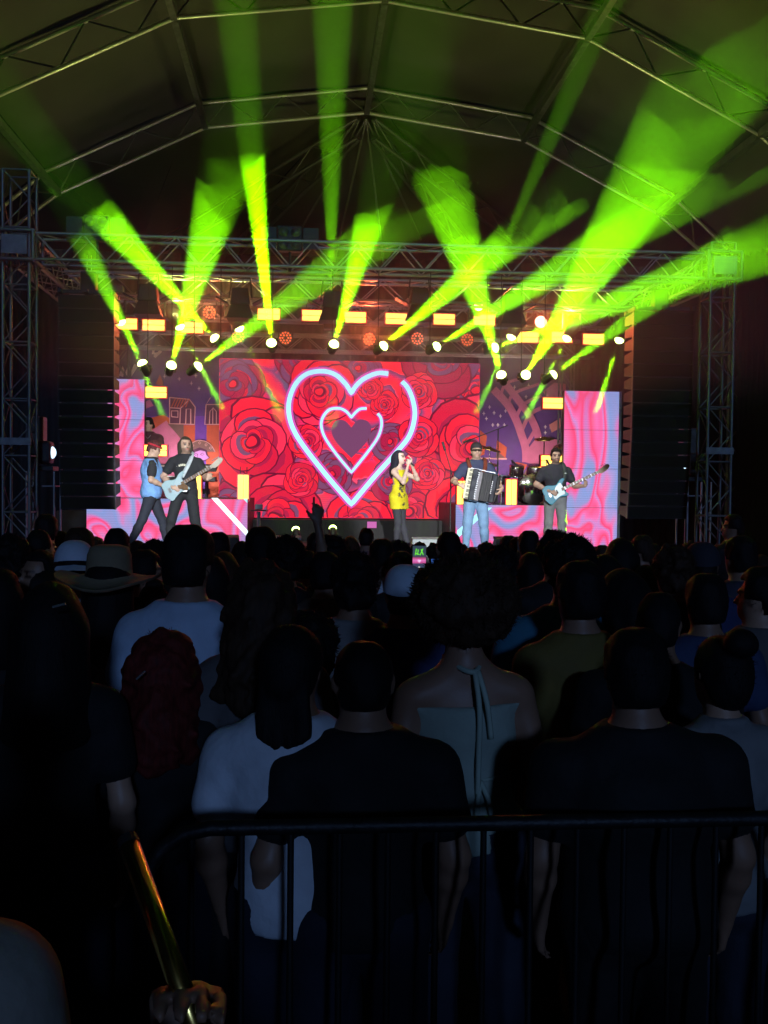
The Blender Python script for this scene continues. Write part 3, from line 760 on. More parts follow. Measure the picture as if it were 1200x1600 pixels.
# ------------------------------------------------------------------ red rimmed blinders
def blinder(pos, vert, label, w_=0.40, h_=0.20, tilt=0.0):
    e = empty('blinder_light', pos)
    if vert: w_, h_ = 0.19, 0.46
    MB().box((0,0.06,0), (w_+0.03, 0.10, h_+0.03)).build('housing', MT['black_metal'], e, bevel=0.01)
    MB().box((0,0.004,0), (w_+0.026, 0.012, h_+0.026)).build('red_rim', MT['blinder_red'], e)
    for s in (-1, 1):
        if vert: MB().box((s*w_*0.25,-0.008,0), (w_*0.44, 0.014, h_*0.97)).build('light_tube', MT['blinder'], e, bevel=0.005)
        else: MB().box((0,-0.008,s*h_*0.25), (w_*0.97, 0.014, h_*0.44)).build('light_tube', MT['blinder'], e, bevel=0.005)
    for s in (-1, 1): bar(e, 'bracket', (s*w_*0.3, 0.10, h_*0.4), (s*w_*0.3, 0.12, h_/2+0.14), 0.009, MT['black_metal'], 6)
    e.rotation_euler = (0, tilt, 0)
    tag(e, label, 'blinder light', 'red rimmed blinders'); return e
row = [(197,506),(240,508),(300,512),(420,491),(489,493),(555,496),(619,498),(694,499),(757,500),(825,527),(878,527),(927,530)]
nm = ['first','second','third','fourth','fifth','sixth','seventh','eighth','ninth','tenth','eleventh','twelfth']
for i, (px, py) in enumerate(row):
    blinder(P(px,py,17.8), False, '%s from the left in the row of red rimmed blinders under the truss' % nm[i])
blinder(P(243,613,17.75), False, 'red rimmed blinder above the keyboard player at the left')
blinder(P(243,704,17.55), False, 'red rimmed blinder in front of the keyboard player at the left')
blinder(P(865,630,17.4), False, 'upper of two red rimmed blinders beside the right video panel')
blinder(P(862,720,17.4), False, 'red rimmed blinder behind the head of the bass player')
blinder(P(380,762,17.1), True, 'upright red rimmed blinder standing on the left riser')
blinder(P(306,763,17.1), True, 'upright red rimmed blinder half hidden behind the long haired guitarist')
blinder(P(722,771,17.1), True, 'upright red rimmed blinder half hidden behind the accordion player')
blinder(P(799,769,17.0), True, 'upright red rimmed blinder in front of the drum kit')

RED_GLOW = 230
# ------------------------------------------------------------------ round red lamps with rings of leds
def par(pos, label, hot=False, r=0.12, glow=0):
    e = empty('round_led_lamp', pos)
    MB().lathe([(r*0.7,0.16),(r,0.10),(r*1.05,0.0),(r*0.92,0.0),(r*0.9,0.02)], (0,0,0), align((0,1,0)), 20).build('housing', MT['black_metal'], e, True)
    if hot:
        MB().lathe([(r*0.88,0.0),(r*0.5,-0.02),(0.01,-0.03)], (0,0,0), align((0,1,0)), 20).build('lens', MT['par_hot'], e, True)
    else:
        for ring, cnt in ((0.42,6),(0.78,12)):
            for q in range(cnt):
                t = 2*math.pi*q/cnt
                MB().lathe([(r*0.135,0.0),(r*0.1,-0.012),(0.002,-0.016)], (r*ring*math.cos(t),-0.004,r*ring*math.sin(t)), align((0,1,0)), 6).build('led', MT['par_led'], e)
    for s in (-1, 1): bar(e, 'bracket', (s*r*1.1,0.06,0), (s*r*0.9,0.06,r*1.9), 0.008, MT['black_metal'], 6)
    bar(e, 'bracket', (-r*0.95,0.06,r*1.9), (r*0.95,0.06,r*1.9), 0.008, MT['black_metal'], 6)
    tag(e, label, 'stage light', 'round red led lamps')
    if glow:
        ld = bpy.data.lights.new('red_lamp', 'SPOT'); ld.energy = glow; ld.color = (1.0, 0.13, 0.05)
        ld.spot_size = R(130); ld.spot_blend = 0.8; ld.shadow_soft_size = 0.1
        lo = bpy.data.objects.new('red_lamp', ld); COL.objects.link(lo); lo.parent = e
        Q = align((0.0,0.94,-0.1)).to_4x4(); Q.translation = Vector((0,-0.06,0)); lo.matrix_local = Q
    return e
for px, py, lab in ((327,488,'round red lamp hanging between the third and fourth blinders'), (372,526,'round red lamp beside a small beam light, left of the screen corner'), (446,528,'round red lamp over the left lobe of the heart'), (577,530,'round red lamp over the middle of the video wall'), (652,529,'round red lamp over the right lobe of the heart'), (730,531,'round red lamp over the right corner of the video wall')):
    par(P(px,py,17.0), lab, glow=RED_GLOW if px in (327,577) else 0)
par(P(845,503,17.6), 'glaring red lamp burning nearly white, above the right blinders', True, 0.125, RED_GLOW)

# ------------------------------------------------------------------ hooded spotlights on the front trusses (they light the band white)
def hooded(pos, label, energy=0, aim=None):
    e = empty('hooded_spotlight', pos)
    MB().box((0,0,0.03), (0.30,0.30,0.26), taper=(0.8,0.8)).build('body', MT['black_metal'], e, bevel=0.02)
    hd_ = MB(); hd_.box((0,0.0,-0.20), (0.40,0.36,0.20), taper=(0.66,0.66)); hd_.build('hood', MT['black_box'], e)
    for s in (-1, 1):
        MB().box((0,0,0), (0.02,0.22,0.20), Matrix.Rotation(s*R(62),3,'Y')).build('barn_door', MT['black_metal'], e, loc=(s*0.27,0,-0.03))
        bar(e, 'yoke', (s*0.17,0,0.02), (s*0.14,0,0.32), 0.012, MT['black_metal'], 6)
    bar(e, 'yoke', (-0.14,0,0.32), (0.14,0,0.32), 0.012, MT['black_metal'], 6)
    tag(e, label, 'stage light', 'hooded spotlights')
    if energy:
        ld = bpy.data.lights.new('wash_lamp', 'SPOT'); ld.energy = energy; ld.color = (1.0, 0.95, 0.90)
        ld.spot_size = R(62); ld.spot_blend = 0.9; ld.shadow_soft_size = 0.12
        lo = bpy.data.objects.new('wash_lamp', ld); COL.objects.link(lo); lo.parent = e
        d = Vector(aim)-Vector(pos); Q = align(-d).to_4x4(); Q.translation = Vector((0,0,-0.34)); lo.matrix_local = Q
    return e
for px, py, ax, lab in ((232,462,-3.3,'hooded spotlight above the second blinder'), (376,468,-2.2,'hooded spotlight left of the beam over the left heart lobe'), (519,472,0.3,'hooded spotlight above the middle of the video wall'), (655,468,1.4,'hooded spotlight above the right lobe of the heart'), (800,478,2.9,'hooded spotlight above the right end of the video wall')):
    hooded(P(px,py,14.6), lab, 260, (ax*1.15, 17.6, 2.4))
def quad(pos, label):
    e = empty('four_lamp_blinder', pos)
    MB().box((0,0,0), (0.36,0.16,0.36)).build('body', MT['black_metal'], e, bevel=0.02)
    for sx in (-1,1):
        for sz in (-1,1):
            MB().lathe([(0.072,0.0),(0.05,0.03),(0.02,0.05)], (sx*0.085,-0.082,sz*0.085), align((0,1,0)), 14).build('lamp', MT['alu_dark'], e, True)
    for s in (-1,1): MB().box((s*0.30,-0.06,0), (0.22,0.015,0.3)).build('barn_door', MT['black_metal'], e)
    bar(e, 'bracket', (0,0,-0.18), (0,0,-0.46), 0.02, MT['black_metal'])
    tag(e, label, 'stage light', 'unlit four lamp blinders'); return e
quad(P(152,358,13.9), 'unlit four lamp blinder standing on the left end of the front truss')
quad(P(453,374,13.9), 'unlit four lamp blinder on the front truss right of the tall beam')

# ------------------------------------------------------------------ added fill bars, out of sight on the platforms, to brighten the printed backdrops
def backdrop_fill_bar(x, label, en, zt_=3.3):
    e = empty('backdrop_fill_bar', (x, 17.95, 1.82))
    MB().box((0,0,0.05), (0.9,0.10,0.10)).build('housing', MT['black_metal'], e, bevel=0.01)
    MB().box((0,0.052,0.06), (0.86,0.006,0.06)).build('lens_strip', emitmat('fill_strip',(1.0,0.72,0.68),2.0,False), e)
    for s in (-1,1): bar(e, 'leg', (s*0.3,0,0.0), (s*0.3,0,-0.33), 0.015, MT['black_metal'])
    ld = bpy.data.lights.new('backdrop_fill_lamp', 'SPOT'); ld.energy = en; ld.color = (1.0,0.74,0.72); ld.spot_size = R(120); ld.spot_blend = 1.0; ld.shadow_soft_size = 0.2
    lo = bpy.data.objects.new('backdrop_fill_lamp', ld); COL.objects.link(lo); lo.parent = e
    d = Vector((0,1.4,zt_-1.9)); Q = align(-d).to_4x4(); Q.translation = Vector((0,0.1,0.1)); lo.matrix_local = Q
    tag(e, label, 'stage light', 'added fill bars behind the risers'); return e
backdrop_fill_bar(P(290,700,18).x, 'added low fill bar hidden behind the left riser, lighting the printed houses', 150)
backdrop_fill_bar(P(818,700,18).x, 'added low fill bar hidden behind the drums, lighting the printed lattice', 150)
# ------------------------------------------------------------------ people: bodies grown as one smooth surface from a distance field
def vnoise(X, Y, Z, f, seed=0):
    rg = np.random.default_rng(seed); out = np.zeros_like(X)
    for k in range(5):
        d = rg.normal(size=3); d /= np.linalg.norm(d); ph = rg.uniform(0, 6.28)
        ff = f*(0.7+0.6*rg.random())
        out += np.sin((X*d[0]+Y*d[1]+Z*d[2])*ff+ph + 1.3*np.sin((X*d[1]+Y*d[2]+Z*d[0])*ff*0.7+ph*2))
    return out/5
def field(prims, res, pad=0.05, off=0.0):
    """prims: (kind, a, b, ra, rb, k): 'c' tapered capsule a-b, 'e' ellipsoid centre a radii b"""
    lo = np.full(3, 9.0); hi = np.full(3, -9.0)
    for q in prims:
        kd, a, b, ra, rb, kk = q
        a = np.array(a, float); b = np.array(b, float)
        if kd == 'c':
            m_ = max(ra, rb); lo = np.minimum(lo, np.minimum(a, b)-m_); hi = np.maximum(hi, np.maximum(a, b)+m_)
        else: lo = np.minimum(lo, a-b); hi = np.maximum(hi, a+b)
    lo -= pad+off; hi += pad+off
    nn = np.ceil((hi-lo)/res).astype(int)+1
    ax = [lo[i]+res*np.arange(nn[i]) for i in range(3)]
    D = np.full(nn, 1.0, np.float32)
    for q in prims:
        kd, a, b, ra, rb, kk = q
        a = np.array(a, float); b = np.array(b, float)
        if kd == 'c': m_ = max(ra, rb); l = np.minimum(a, b)-m_; h = np.maximum(a, b)+m_
        else: l = a-b; h = a+b
        mg = kk+0.05+off
        i0 = np.maximum(0, np.floor((l-mg-lo)/res).astype(int)); i1 = np.minimum(nn, np.ceil((h+mg-lo)/res).astype(int)+1)
        X, Y, Z = np.meshgrid(*[ax[i][i0[i]:i1[i]] for i in range(3)], indexing='ij')
        if kd == 'c':
            d = b-a; L2 = max(d.dot(d), 1e-9)
            t = np.clip(((X-a[0])*d[0]+(Y-a[1])*d[1]+(Z-a[2])*d[2])/L2, 0, 1)
            v = np.sqrt((X-a[0]-t*d[0])**2+(Y-a[1]-t*d[1])**2+(Z-a[2]-t*d[2])**2)-(ra+(rb-ra)*t)
        else:
            k0 = np.sqrt(((X-a[0])/b[0])**2+((Y-a[1])/b[1])**2+((Z-a[2])/b[2])**2)
            k1 = np.sqrt(((X-a[0])/b[0]**2)**2+((Y-a[1])/b[1]**2)**2+((Z-a[2])/b[2]**2)**2)+1e-6
            v = k0*(k0-1)/k1
        s = (slice(i0[0],i1[0]), slice(i0[1],i1[1]), slice(i0[2],i1[2]))
        A = D[s]; hh = np.clip(0.5+0.5*(A-v)/kk, 0, 1)
        D[s] = A*(1-hh)+v*hh-kk*hh*(1-hh)
    return D-off, ax
def nets(D, ax, res):
    """surface nets"""
    S = D < 0
    c = np.zeros(np.array(D.shape)-1, np.int8)
    for i in (0,1):
        for j in (0,1):
            for k_ in (0,1):
                c += S[i:D.shape[0]-1+i, j:D.shape[1]-1+j, k_:D.shape[2]-1+k_]
    cell = (c > 0) & (c < 8)
    idx = np.full(cell.shape, -1, np.int64); ii = np.argwhere(cell); idx[cell] = np.arange(len(ii))
    acc = np.zeros((len(ii), 3)); cnt = np.zeros(len(ii))
    cor = [(i,j,k_) for i in (0,1) for j in (0,1) for k_ in (0,1)]
    vals = {q: D[ii[:,0]+q[0], ii[:,1]+q[1], ii[:,2]+q[2]] for q in cor}
    for a in cor:
        for d in range(3):
            if a[d]: continue
            b = list(a); b[d] = 1; b = tuple(b)
            va, vb = vals[a], vals[b]; m_ = (va < 0) != (vb < 0)
            t = np.where(m_, va/(va-vb+1e-12), 0)
            p = np.tile(np.array(a, float), (len(ii),1)); p[:,d] = t
            acc[m_] += p[m_]; cnt[m_] += 1
    V = ii+acc/np.maximum(cnt,1)[:,None]
    V = np.stack([ax[d][0]+res*V[:,d] for d in range(3)], 1)
    Fq = []
    for d in range(3):
        e1, e2 = [(1,2),(2,0),(0,1)][d]
        sl0 = [slice(None)]*3; sl1 = [slice(None)]*3; sl0[d] = slice(0,-1); sl1[d] = slice(1,None)
        A = S[tuple(sl0)]; Bq = S[tuple(sl1)]
        q = np.argwhere(A != Bq); q = q[(q[:,e1] > 0) & (q[:,e2] > 0)]
        q = q[(q[:,e1] < D.shape[e1]-1) & (q[:,e2] < D.shape[e2]-1)]
        f = A[tuple(q.T)]
        def at(o1, o2):
            z = q.copy(); z[:,e1] -= o1; z[:,e2] -= o2; return idx[z[:,0],z[:,1],z[:,2]]
        w_ = np.stack([at(1,1), at(0,1), at(0,0), at(1,0)], 1)
        w_[~f] = w_[~f][:, ::-1]
        Fq.append(w_)
    Fq = np.concatenate(Fq); Fq = Fq[(Fq >= 0).all(1)]
    return V, Fq
def npmesh(name, V, Fq, mt, col=None):
    me = bpy.data.meshes.new(name)
    me.vertices.add(len(V)); me.vertices.foreach_set('co', V.astype(np.float32).ravel())
    me.loops.add(Fq.size); me.loops.foreach_set('vertex_index', Fq.astype(np.int32).ravel())
    me.polygons.add(len(Fq)); me.polygons.foreach_set('loop_start', np.arange(0, Fq.size, 4, dtype=np.int32))
    me.polygons.foreach_set('use_smooth', np.ones(len(Fq), bool))
    me.update(calc_edges=True); me.validate()
    if mt: me.materials.append(mt)
    if col is not None:
        at = me.color_attributes.new('tint', 'FLOAT_COLOR', 'POINT')
        at.data.foreach_set('color', np.concatenate([col, np.ones((len(V),1))], 1).astype(np.float32).ravel())
    return me
def sdf(name, prims, res, mt, off=0.0, fn=None, col=None):
    D, ax = field(prims, res, 0.06, off)
    if fn is not None:
        X, Y, Z = np.meshgrid(*ax, indexing='ij'); D = fn(D, X, Y, Z)
    V, Fq = nets(D, ax, res)
    return npmesh(name, V, Fq, mt, col(V) if col else None)

MT['skin'] = mat('skin', (1,1,1), 0.5, 0, 0.10, 12, 0.05, 200, attr='tint')
MT['cloth'] = mat('clothing_cloth', (1,1,1), 0.85, 0, 0.12, 9, 0.25, 25, obj_color=True)
MT['hair'] = mat('hair', (1,1,1), 0.7, 0, 0.4, 90, 0.2, 220, obj_color=True, stretch=(1,1,0.08), spec=0.2)

HC = np.array([0, 0.012, 1.632])       # head centre of the 1.75 m figure
def head_prims(dy=0.0, turn=0.0, tip=0.0):
    """head on the neck; turn about z, tip = nod forward"""
    Rz = Matrix.Rotation(turn, 3, 'Z') @ Matrix.Rotation(-tip, 3, 'X'); piv = Vector((0, 0, 1.53))
    def T(x, y, z): v = Rz @ (Vector((x, y, z))-piv)+piv; return (v.x, v.y, v.z)
    r = [('e', T(0,0.005,1.655), (0.077,0.094,0.098), 0,0, 0.03), ('e', T(0,0.035,1.585), (0.060,0.068,0.072), 0,0, 0.04),
         ('c', T(0,0.055,1.553), T(0,0.075,1.550), 0.034, 0.026, 0.03), ('c', T(0,0.098,1.640), T(0,0.118,1.606), 0.009, 0.013, 0.014),
         ('c', T(-0.04,0.085,1.660), T(0.04,0.085,1.660), 0.012, 0.012, 0.015), ('c', T(-0.02,0.095,1.575), T(0.02,0.095,1.575), 0.010, 0.010, 0.012)]
    for s in (-1, 1):
        r.append(('c', T(s*0.078,-0.005,1.645), T(s*0.076,0.002,1.605), 0.014, 0.010, 0.008))
    return r, T
def hand_prims(w_, d, nrm, side, curl=0.5, point=False, L=0.085):
    """palm and five fingers; w_ wrist, d pointing direction, nrm out of the palm"""
    w_ = Vector(w_); d = Vector(d).normalized(); nrm = Vector(nrm); nrm = (nrm-d*nrm.dot(d)).normalized(); s = d.cross(nrm)*side
    r = []
    kn = [w_+d*L*q+s*o for q, o in ((0.98,0.031),(1.04,0.010),(1.0,-0.011),(0.92,-0.030))]
    for k_ in kn: r.append(('c', tuple(w_), tuple(k_), 0.020, 0.0125, 0.012))
    for i, (k_, ln) in enumerate(zip(kn, (0.072,0.080,0.074,0.058))):
        cu = curl if not (point and i == 0) else 0.0
        p = k_; dd = d.copy()
        for j, f in enumerate((0.45,0.32,0.23)):
            ang = cu*(0.9,1.25,0.9)[j]
            dd = (dd*math.cos(ang)+nrm*math.sin(ang)).normalized(); q = p+dd*ln*f
            r.append(('c', tuple(p), tuple(q), 0.0095-0.001*j, 0.0088-0.001*j, 0.004)); p = q
    b = w_+d*L*0.25+s*0.028; dd = (d*0.7+s*0.55+nrm*0.35).normalized(); p = b+dd*0.042
    r.append(('c', tuple(b), tuple(p), 0.014, 0.011, 0.008))
    dd = (dd+nrm*curl*0.8-s*curl*0.5).normalized(); r.append(('c', tuple(p), tuple(p+dd*0.034), 0.0105, 0.0085, 0.004))
    return r
class Pose:
    def __init__(s, sex='m', build=1.0, el=None, er=None, wl=None, wr=None, kl=None, kr=None, al=None, ar=None, turn=0.0, tip=0.0, hl=None, hr=None, lean=0.0, toes=0.0):
        s.sex = sex; s.b = build; f = sex == 'f'
        sw = (0.165 if f else 0.195)*(0.5+0.5*build); s.sw = sw
        s.SL = Vector((-sw,0,1.372)); s.SR = Vector((sw,0,1.372))
        s.EL = Vector(el or (-sw-0.055,-0.03,1.12)); s.ER = Vector(er or (sw+0.055,-0.03,1.12))
        s.WL = Vector(wl or (-sw-0.05,0.07,0.88)); s.WR = Vector(wr or (sw+0.05,0.07,0.88))
        s.KL = Vector(kl or (-0.105,0.02,0.50)); s.KR = Vector(kr or (0.105,0.02,0.50))
        s.AL = Vector(al or (-0.12,-0.02,0.09)); s.AR = Vector(ar or (0.12,-0.02,0.09))
        s.turn, s.tip = turn, tip; s.hl = hl or {}; s.hr = hr or {}; s.toes = toes
    def torso(s):
        f = s.sex == 'f'; b = s.b
        if f: return [('e',(0,-0.01,0.94),(0.178*b,0.128*b,0.125),0,0,0.05), ('e',(0,0,1.09),(0.122*b,0.095*b,0.13),0,0,0.06), ('e',(0,0.005,1.27),(0.148*b,0.105*b,0.15),0,0,0.05),
                      ('e',(-0.07,0.075,1.26),(0.062,0.06,0.062),0,0,0.03), ('e',(0.07,0.075,1.26),(0.062,0.06,0.062),0,0,0.03),
                      ('c',tuple(s.SL*0.8+Vector((0,0,0.29))),tuple(s.SR*0.8+Vector((0,0,0.29))),0.052,0.052,0.05), ('c',(-0.11,-0.01,1.40),(0,-0.008,1.48),0.042,0.045,0.04), ('c',(0.11,-0.01,1.40),(0,-0.008,1.48),0.042,0.045,0.04)]
        return [('e',(0,-0.005,0.95),(0.165*b,0.122*b,0.13),0,0,0.05), ('e',(0,0.01*b,1.09),(0.150*b,0.112*b,0.15),0,0,0.06), ('e',(0,0,1.28),(0.178*b,0.122*b,0.17),0,0,0.05),
                ('c',(-s.sw*0.92,-0.005,1.372),(0,-0.005,1.425),0.058,0.066,0.05), ('c',(s.sw*0.92,-0.005,1.372),(0,-0.005,1.425),0.058,0.066,0.05), ('c',(-0.12,-0.015,1.405),(0,-0.01,1.49),0.042,0.050,0.05), ('c',(0.12,-0.015,1.405),(0,-0.01,1.49),0.042,0.050,0.05)]
    def arm(s, side):
        S, E, W_ = (s.SL, s.EL, s.WL) if side < 0 else (s.SR, s.ER, s.WR)
        k_ = 0.84 if s.sex == 'f' else 1.0
        return [('c',tuple(S),tuple(E),0.056*k_*(0.6+0.4*s.b),0.042*k_,0.04), ('c',tuple(E),tuple(E.lerp(W_,0.3)),0.042*k_,0.041*k_,0.03), ('c',tuple(E.lerp(W_,0.3)),tuple(W_),0.041*k_,0.026*k_,0.03)]
    def hands(s):
        r = []
        for side, E, W_, o in ((-1, s.EL, s.WL, s.hl), (1, s.ER, s.WR, s.hr)):
            d = o.get('d', (W_-E)); nrm = o.get('n', Vector((-side,0.2,0)))
            r += hand_prims(W_, d, nrm, o.get('s', side), o.get('curl', 0.35), o.get('point', False))
        return r
    def legs(s):
        r = []; k_ = 1.05 if s.sex == 'f' else 1.0; b = 0.6+0.4*s.b
        for sd, K, A in ((-1,s.KL,s.AL),(1,s.KR,s.AR)):
            H_ = Vector((sd*0.09,0,0.92))
            r += [('c',tuple(H_),tuple(K),0.090*k_*b,0.060*b,0.04), ('c',tuple(K),tuple(K.lerp(A,0.35)),0.058*b,0.056*b,0.03), ('c',tuple(K.lerp(A,0.35)),tuple(A),0.056*b,0.038,0.03)]
        return r
    def feet(s):
        r = []
        for sd, A in ((-1,s.AL),(1,s.AR)):
            z0 = A.z-0.09
            r += [('c',(A.x,A.y-0.03,z0+0.05),(A.x+sd*0.03,A.y+0.16,z0+0.04),0.045,0.034,0.02), ('c',tuple(A),(A.x,A.y-0.02,z0+0.05),0.04,0.045,0.02)]
        return r
    def body(s):
        h, s.T = head_prims(0, s.turn, s.tip)
        return h+[('c',(0,-0.012,1.44),(0,0.005,1.57),0.058 if s.sex == 'm' else 0.048,0.052 if s.sex == 'm' else 0.045,0.035)]+s.torso()+s.arm(-1)+s.arm(1)+s.hands()+s.legs()+s.feet()

def face_tint(pose, beard=0.0, brow=(0.25,0.2,0.2), lips=(0.75,0.35,0.38), plain=False):
    Rz = Matrix.Rotation(pose.turn,3,'Z') @ Matrix.Rotation(-pose.tip,3,'X'); Ri = np.array(Rz.inverted())
    def f(V):
        C = np.ones((len(V),3)); q = (V-np.array([0,0,1.53]))@Ri.T+np.array([0,0,1.53])
        x, y, z = q[:,0], q[:,1], q[:,2]
        if plain: return C
        near = (V[:,2] > 1.5)
        for s in (-1,1):
            e = near & (((x-s*0.033)/0.019)**2+((z-1.640)/0.011)**2 < 1) & (y > 0.05); C[e] = (0.10,0.08,0.08)
            b = near & (np.abs(x-s*0.035) < 0.026) & (np.abs(z-1.662) < 0.008) & (y > 0.05); C[b] = brow
        l = near & (np.abs(x) < 0.026) & (np.abs(z-1.575) < 0.010) & (y > 0.06); C[l] = lips
        if beard:
            b = near & (z < 1.592) & (y > 0.0) & (z > 1.50) & ~l; C[b] *= (1-beard)
            b = near & (np.abs(z-1.594) < 0.007) & (np.abs(x) < 0.035) & (y > 0.06); C[b] *= (1-beard)
        return C
    return f
def folds(amp, f, seed, vert=0.45):
    def fn(D, X, Y, Z): return D+amp*vnoise(X, Y, Z*vert, f, seed)+amp*0.5*vnoise(X, Y, Z, f*2.2, seed+9)
    return fn
def cut(fn, lo=None, hi=None, plane=None):
    def g(D, X, Y, Z):
        if fn is not None: D = fn(D, X, Y, Z)
        if lo is not None: D = np.maximum(D, lo-Z)
        if hi is not None: D = np.maximum(D, Z-hi)
        if plane is not None:
            for (n_, c_) in plane: D = np.maximum(D, X*n_[0]+Y*n_[1]+Z*n_[2]-c_)
        return D
    return g
def shirt_mesh(p, res, sleeve=0.55, hem=0.90, off=0.016, seed=1, amp=0.010, neck=1.505, both=True, mtl=None):
    pr_ = p.torso()
    for sd, S, E in ((-1,p.SL,p.EL),(1,p.SR,p.ER)):
        if sleeve > 0:
            k_ = 0.84 if p.sex == 'f' else 1.0
            pr_.append(('c',tuple(S),tuple(S.lerp(E,min(sleeve,1))),0.060*k_*(0.6+0.4*p.b),0.058*k_,0.04))
            if sleeve > 1:
                W_ = p.WL if sd < 0 else p.WR
                pr_.append(('c',tuple(E),tuple(E.lerp(W_,sleeve-1)),0.052*k_,0.040*k_,0.03))
    for q in range(10):                 # ribbed collar round the neck
        a_, b_ = 2*math.pi*q/10, 2*math.pi*(q+1)/10
        pr_.append(('c',(0.068*math.cos(a_),-0.004+0.066*math.sin(a_),1.478-0.022*math.sin(a_)),(0.068*math.cos(b_),-0.004+0.066*math.sin(b_),1.478-0.022*math.sin(b_)),0.001,0.001,0.012))
    return sdf('shirt', pr_, res, mtl or MT['cloth'], off, cut(folds(amp, 26, seed), lo=hem, hi=neck))
def pants_mesh(p, res, off=0.013, seed=2, amp=0.009, lo=0.06, hi=1.0, torso=True):
    pr_ = p.legs()
    pr_ += [p.torso()[0]] if torso else []
    return sdf('trousers', pr_, res, MT['cloth'], off, cut(folds(amp, 24, seed), lo=lo, hi=hi))
def shoe_mesh(p, res, i): return sdf('shoe', p.feet()[2*i:2*i+2], res, MT['cloth'], 0.006)
def hair_mesh(kind, res, turn=0.0, tip=0.0, seed=3):
    Rz = Matrix.Rotation(turn,3,'Z') @ Matrix.Rotation(-tip,3,'X'); piv = Vector((0,0,1.53))
    def T(x,y,z): v = Rz @ (Vector((x,y,z))-piv)+piv; return (v.x,v.y,v.z)
    Ri = np.array(Rz.inverted())
    def local(X,Y,Z):
        q = np.stack([X,Y,Z-1.53],-1)@Ri.T; return q[...,0], q[...,1], q[...,2]+1.53
    cap = ('e', T(0,0.0,1.662), (0.088,0.104,0.104), 0,0, 0.03)
    nape = ('e', T(0,-0.045,1.60), (0.074,0.060,0.070), 0,0, 0.03)
    facecut = lambda x,y,z,hl=1.700: np.minimum(np.minimum(y-0.035, hl-z), 1)   # inside the face region
    if kind in ('buzz','short','fade'):
        g_ = {'buzz':-0.006,'short':0.004,'fade':0.0}[kind]
        def fn(D,X,Y,Z):
            x,y,z = local(X,Y,Z); D = D+0.007*vnoise(X,Y,Z,80,seed)-(0.012*np.clip((z-1.69)/0.05,0,1) if kind != 'buzz' else 0)
            reg = np.minimum(y-(0.045), 1.712-z); D = np.maximum(D, reg)          # forehead and face
            D = np.maximum(D, np.minimum(1.63-z, y+0.045))                         # above the ears
            return np.maximum(D, 1.565-z)
        return sdf('hair', [cap,nape], res, MT['hair'], g_, fn)
    if kind == 'curly':
        def fn(D,X,Y,Z):
            x,y,z = local(X,Y,Z); D = D+0.020*vnoise(X,Y,Z,75,seed)+0.010*vnoise(X,Y,Z,150,seed+1)
            D = np.maximum(D, np.minimum(y-0.07, 1.695-z)); D = np.maximum(D, np.minimum(1.615-z, y+0.02)); return np.maximum(D, 1.55-z)
        return sdf('hair', [('e',T(0,-0.005,1.685),(0.100,0.112,0.105),0,0,0.03), nape], res, MT['hair'], 0.006, fn)
    if kind == 'afro':
        def fn(D,X,Y,Z):
            x,y,z = local(X,Y,Z); D = D+0.022*vnoise(X,Y,Z,55,seed)+0.016*vnoise(X,Y,Z,130,seed+1)
            return np.maximum(D, np.minimum(y-0.075, 1.70-z))
        return sdf('hair', [('e',T(0,-0.02,1.675),(0.155,0.150,0.140),0,0,0.03)], res, MT['hair'], 0.0, fn)
    if kind in ('long','longcurly','bob'):
        low = {'long':1.28,'longcurly':1.30,'bob':1.47}[kind]
        pr_ = [cap, nape, ('c',T(0,-0.045,1.62),(0,-0.095,low+0.10),0.092,0.085,0.05), ('c',T(-0.055,-0.02,1.62),(-0.085,-0.06,low+0.06),0.050,0.045,0.04), ('c',T(0.055,-0.02,1.62),(0.085,-0.06,low+0.06),0.050,0.045,0.04), ('c',(0,-0.10,low+0.12),(0,-0.115,low+0.03),0.075,0.055,0.05)]
        a_ = 0.022 if kind == 'longcurly' else 0.006
        def fn(D,X,Y,Z):
            x,y,z = local(X,Y,Z)
            D = D+(a_*vnoise(X,Y,Z,60,seed)+a_*0.5*vnoise(X,Y,Z,120,seed+1) if kind == 'longcurly' else 0.0022*vnoise(X,Y,Z*0.04,110,seed)+0.006*vnoise(X,Y,Z*0.15,32,seed+2))
            D = np.maximum(D, np.minimum(np.minimum(y-0.03, 1.715-z), 0.068-np.abs(x)+0.05))
            return np.maximum(D, low-Z+0.02*np.sin(X*55+seed))
        return sdf('hair', pr_, res, MT['hair'], 0.004, fn)
    if kind in ('bun','tail','braids'):
        pr_ = [cap, nape]
        if kind == 'bun': pr_.append(('e',T(0,-0.09,1.755),(0.052,0.05,0.046),0,0,0.015))
        if kind == 'tail': pr_ += [('c',T(0,-0.10,1.69),(0,-0.15,1.62),0.03,0.036,0.02), ('c',(0,-0.15,1.62),(0,-0.13,1.34),0.038,0.018,0.02)]
        if kind == 'braids':
            for q in range(-4,5): pr_.append(('c',T(q*0.014,-0.07,1.60),(q*0.017,-0.095-0.004*(q%2),1.42+0.010*abs(q)),0.017,0.012,0.004))
        def fn(D,X,Y,Z):
            x,y,z = local(X,Y,Z); D = D+0.004*vnoise(X,Y,Z,80,seed)
            D = np.maximum(D, np.minimum(y-0.045, 1.715-z)); return np.maximum(D, np.minimum(np.minimum(1.615-z, y+0.02), 9) if kind != 'braids' else D-1)
        return sdf('hair', pr_, res, MT['hair'], 0.002, fn)
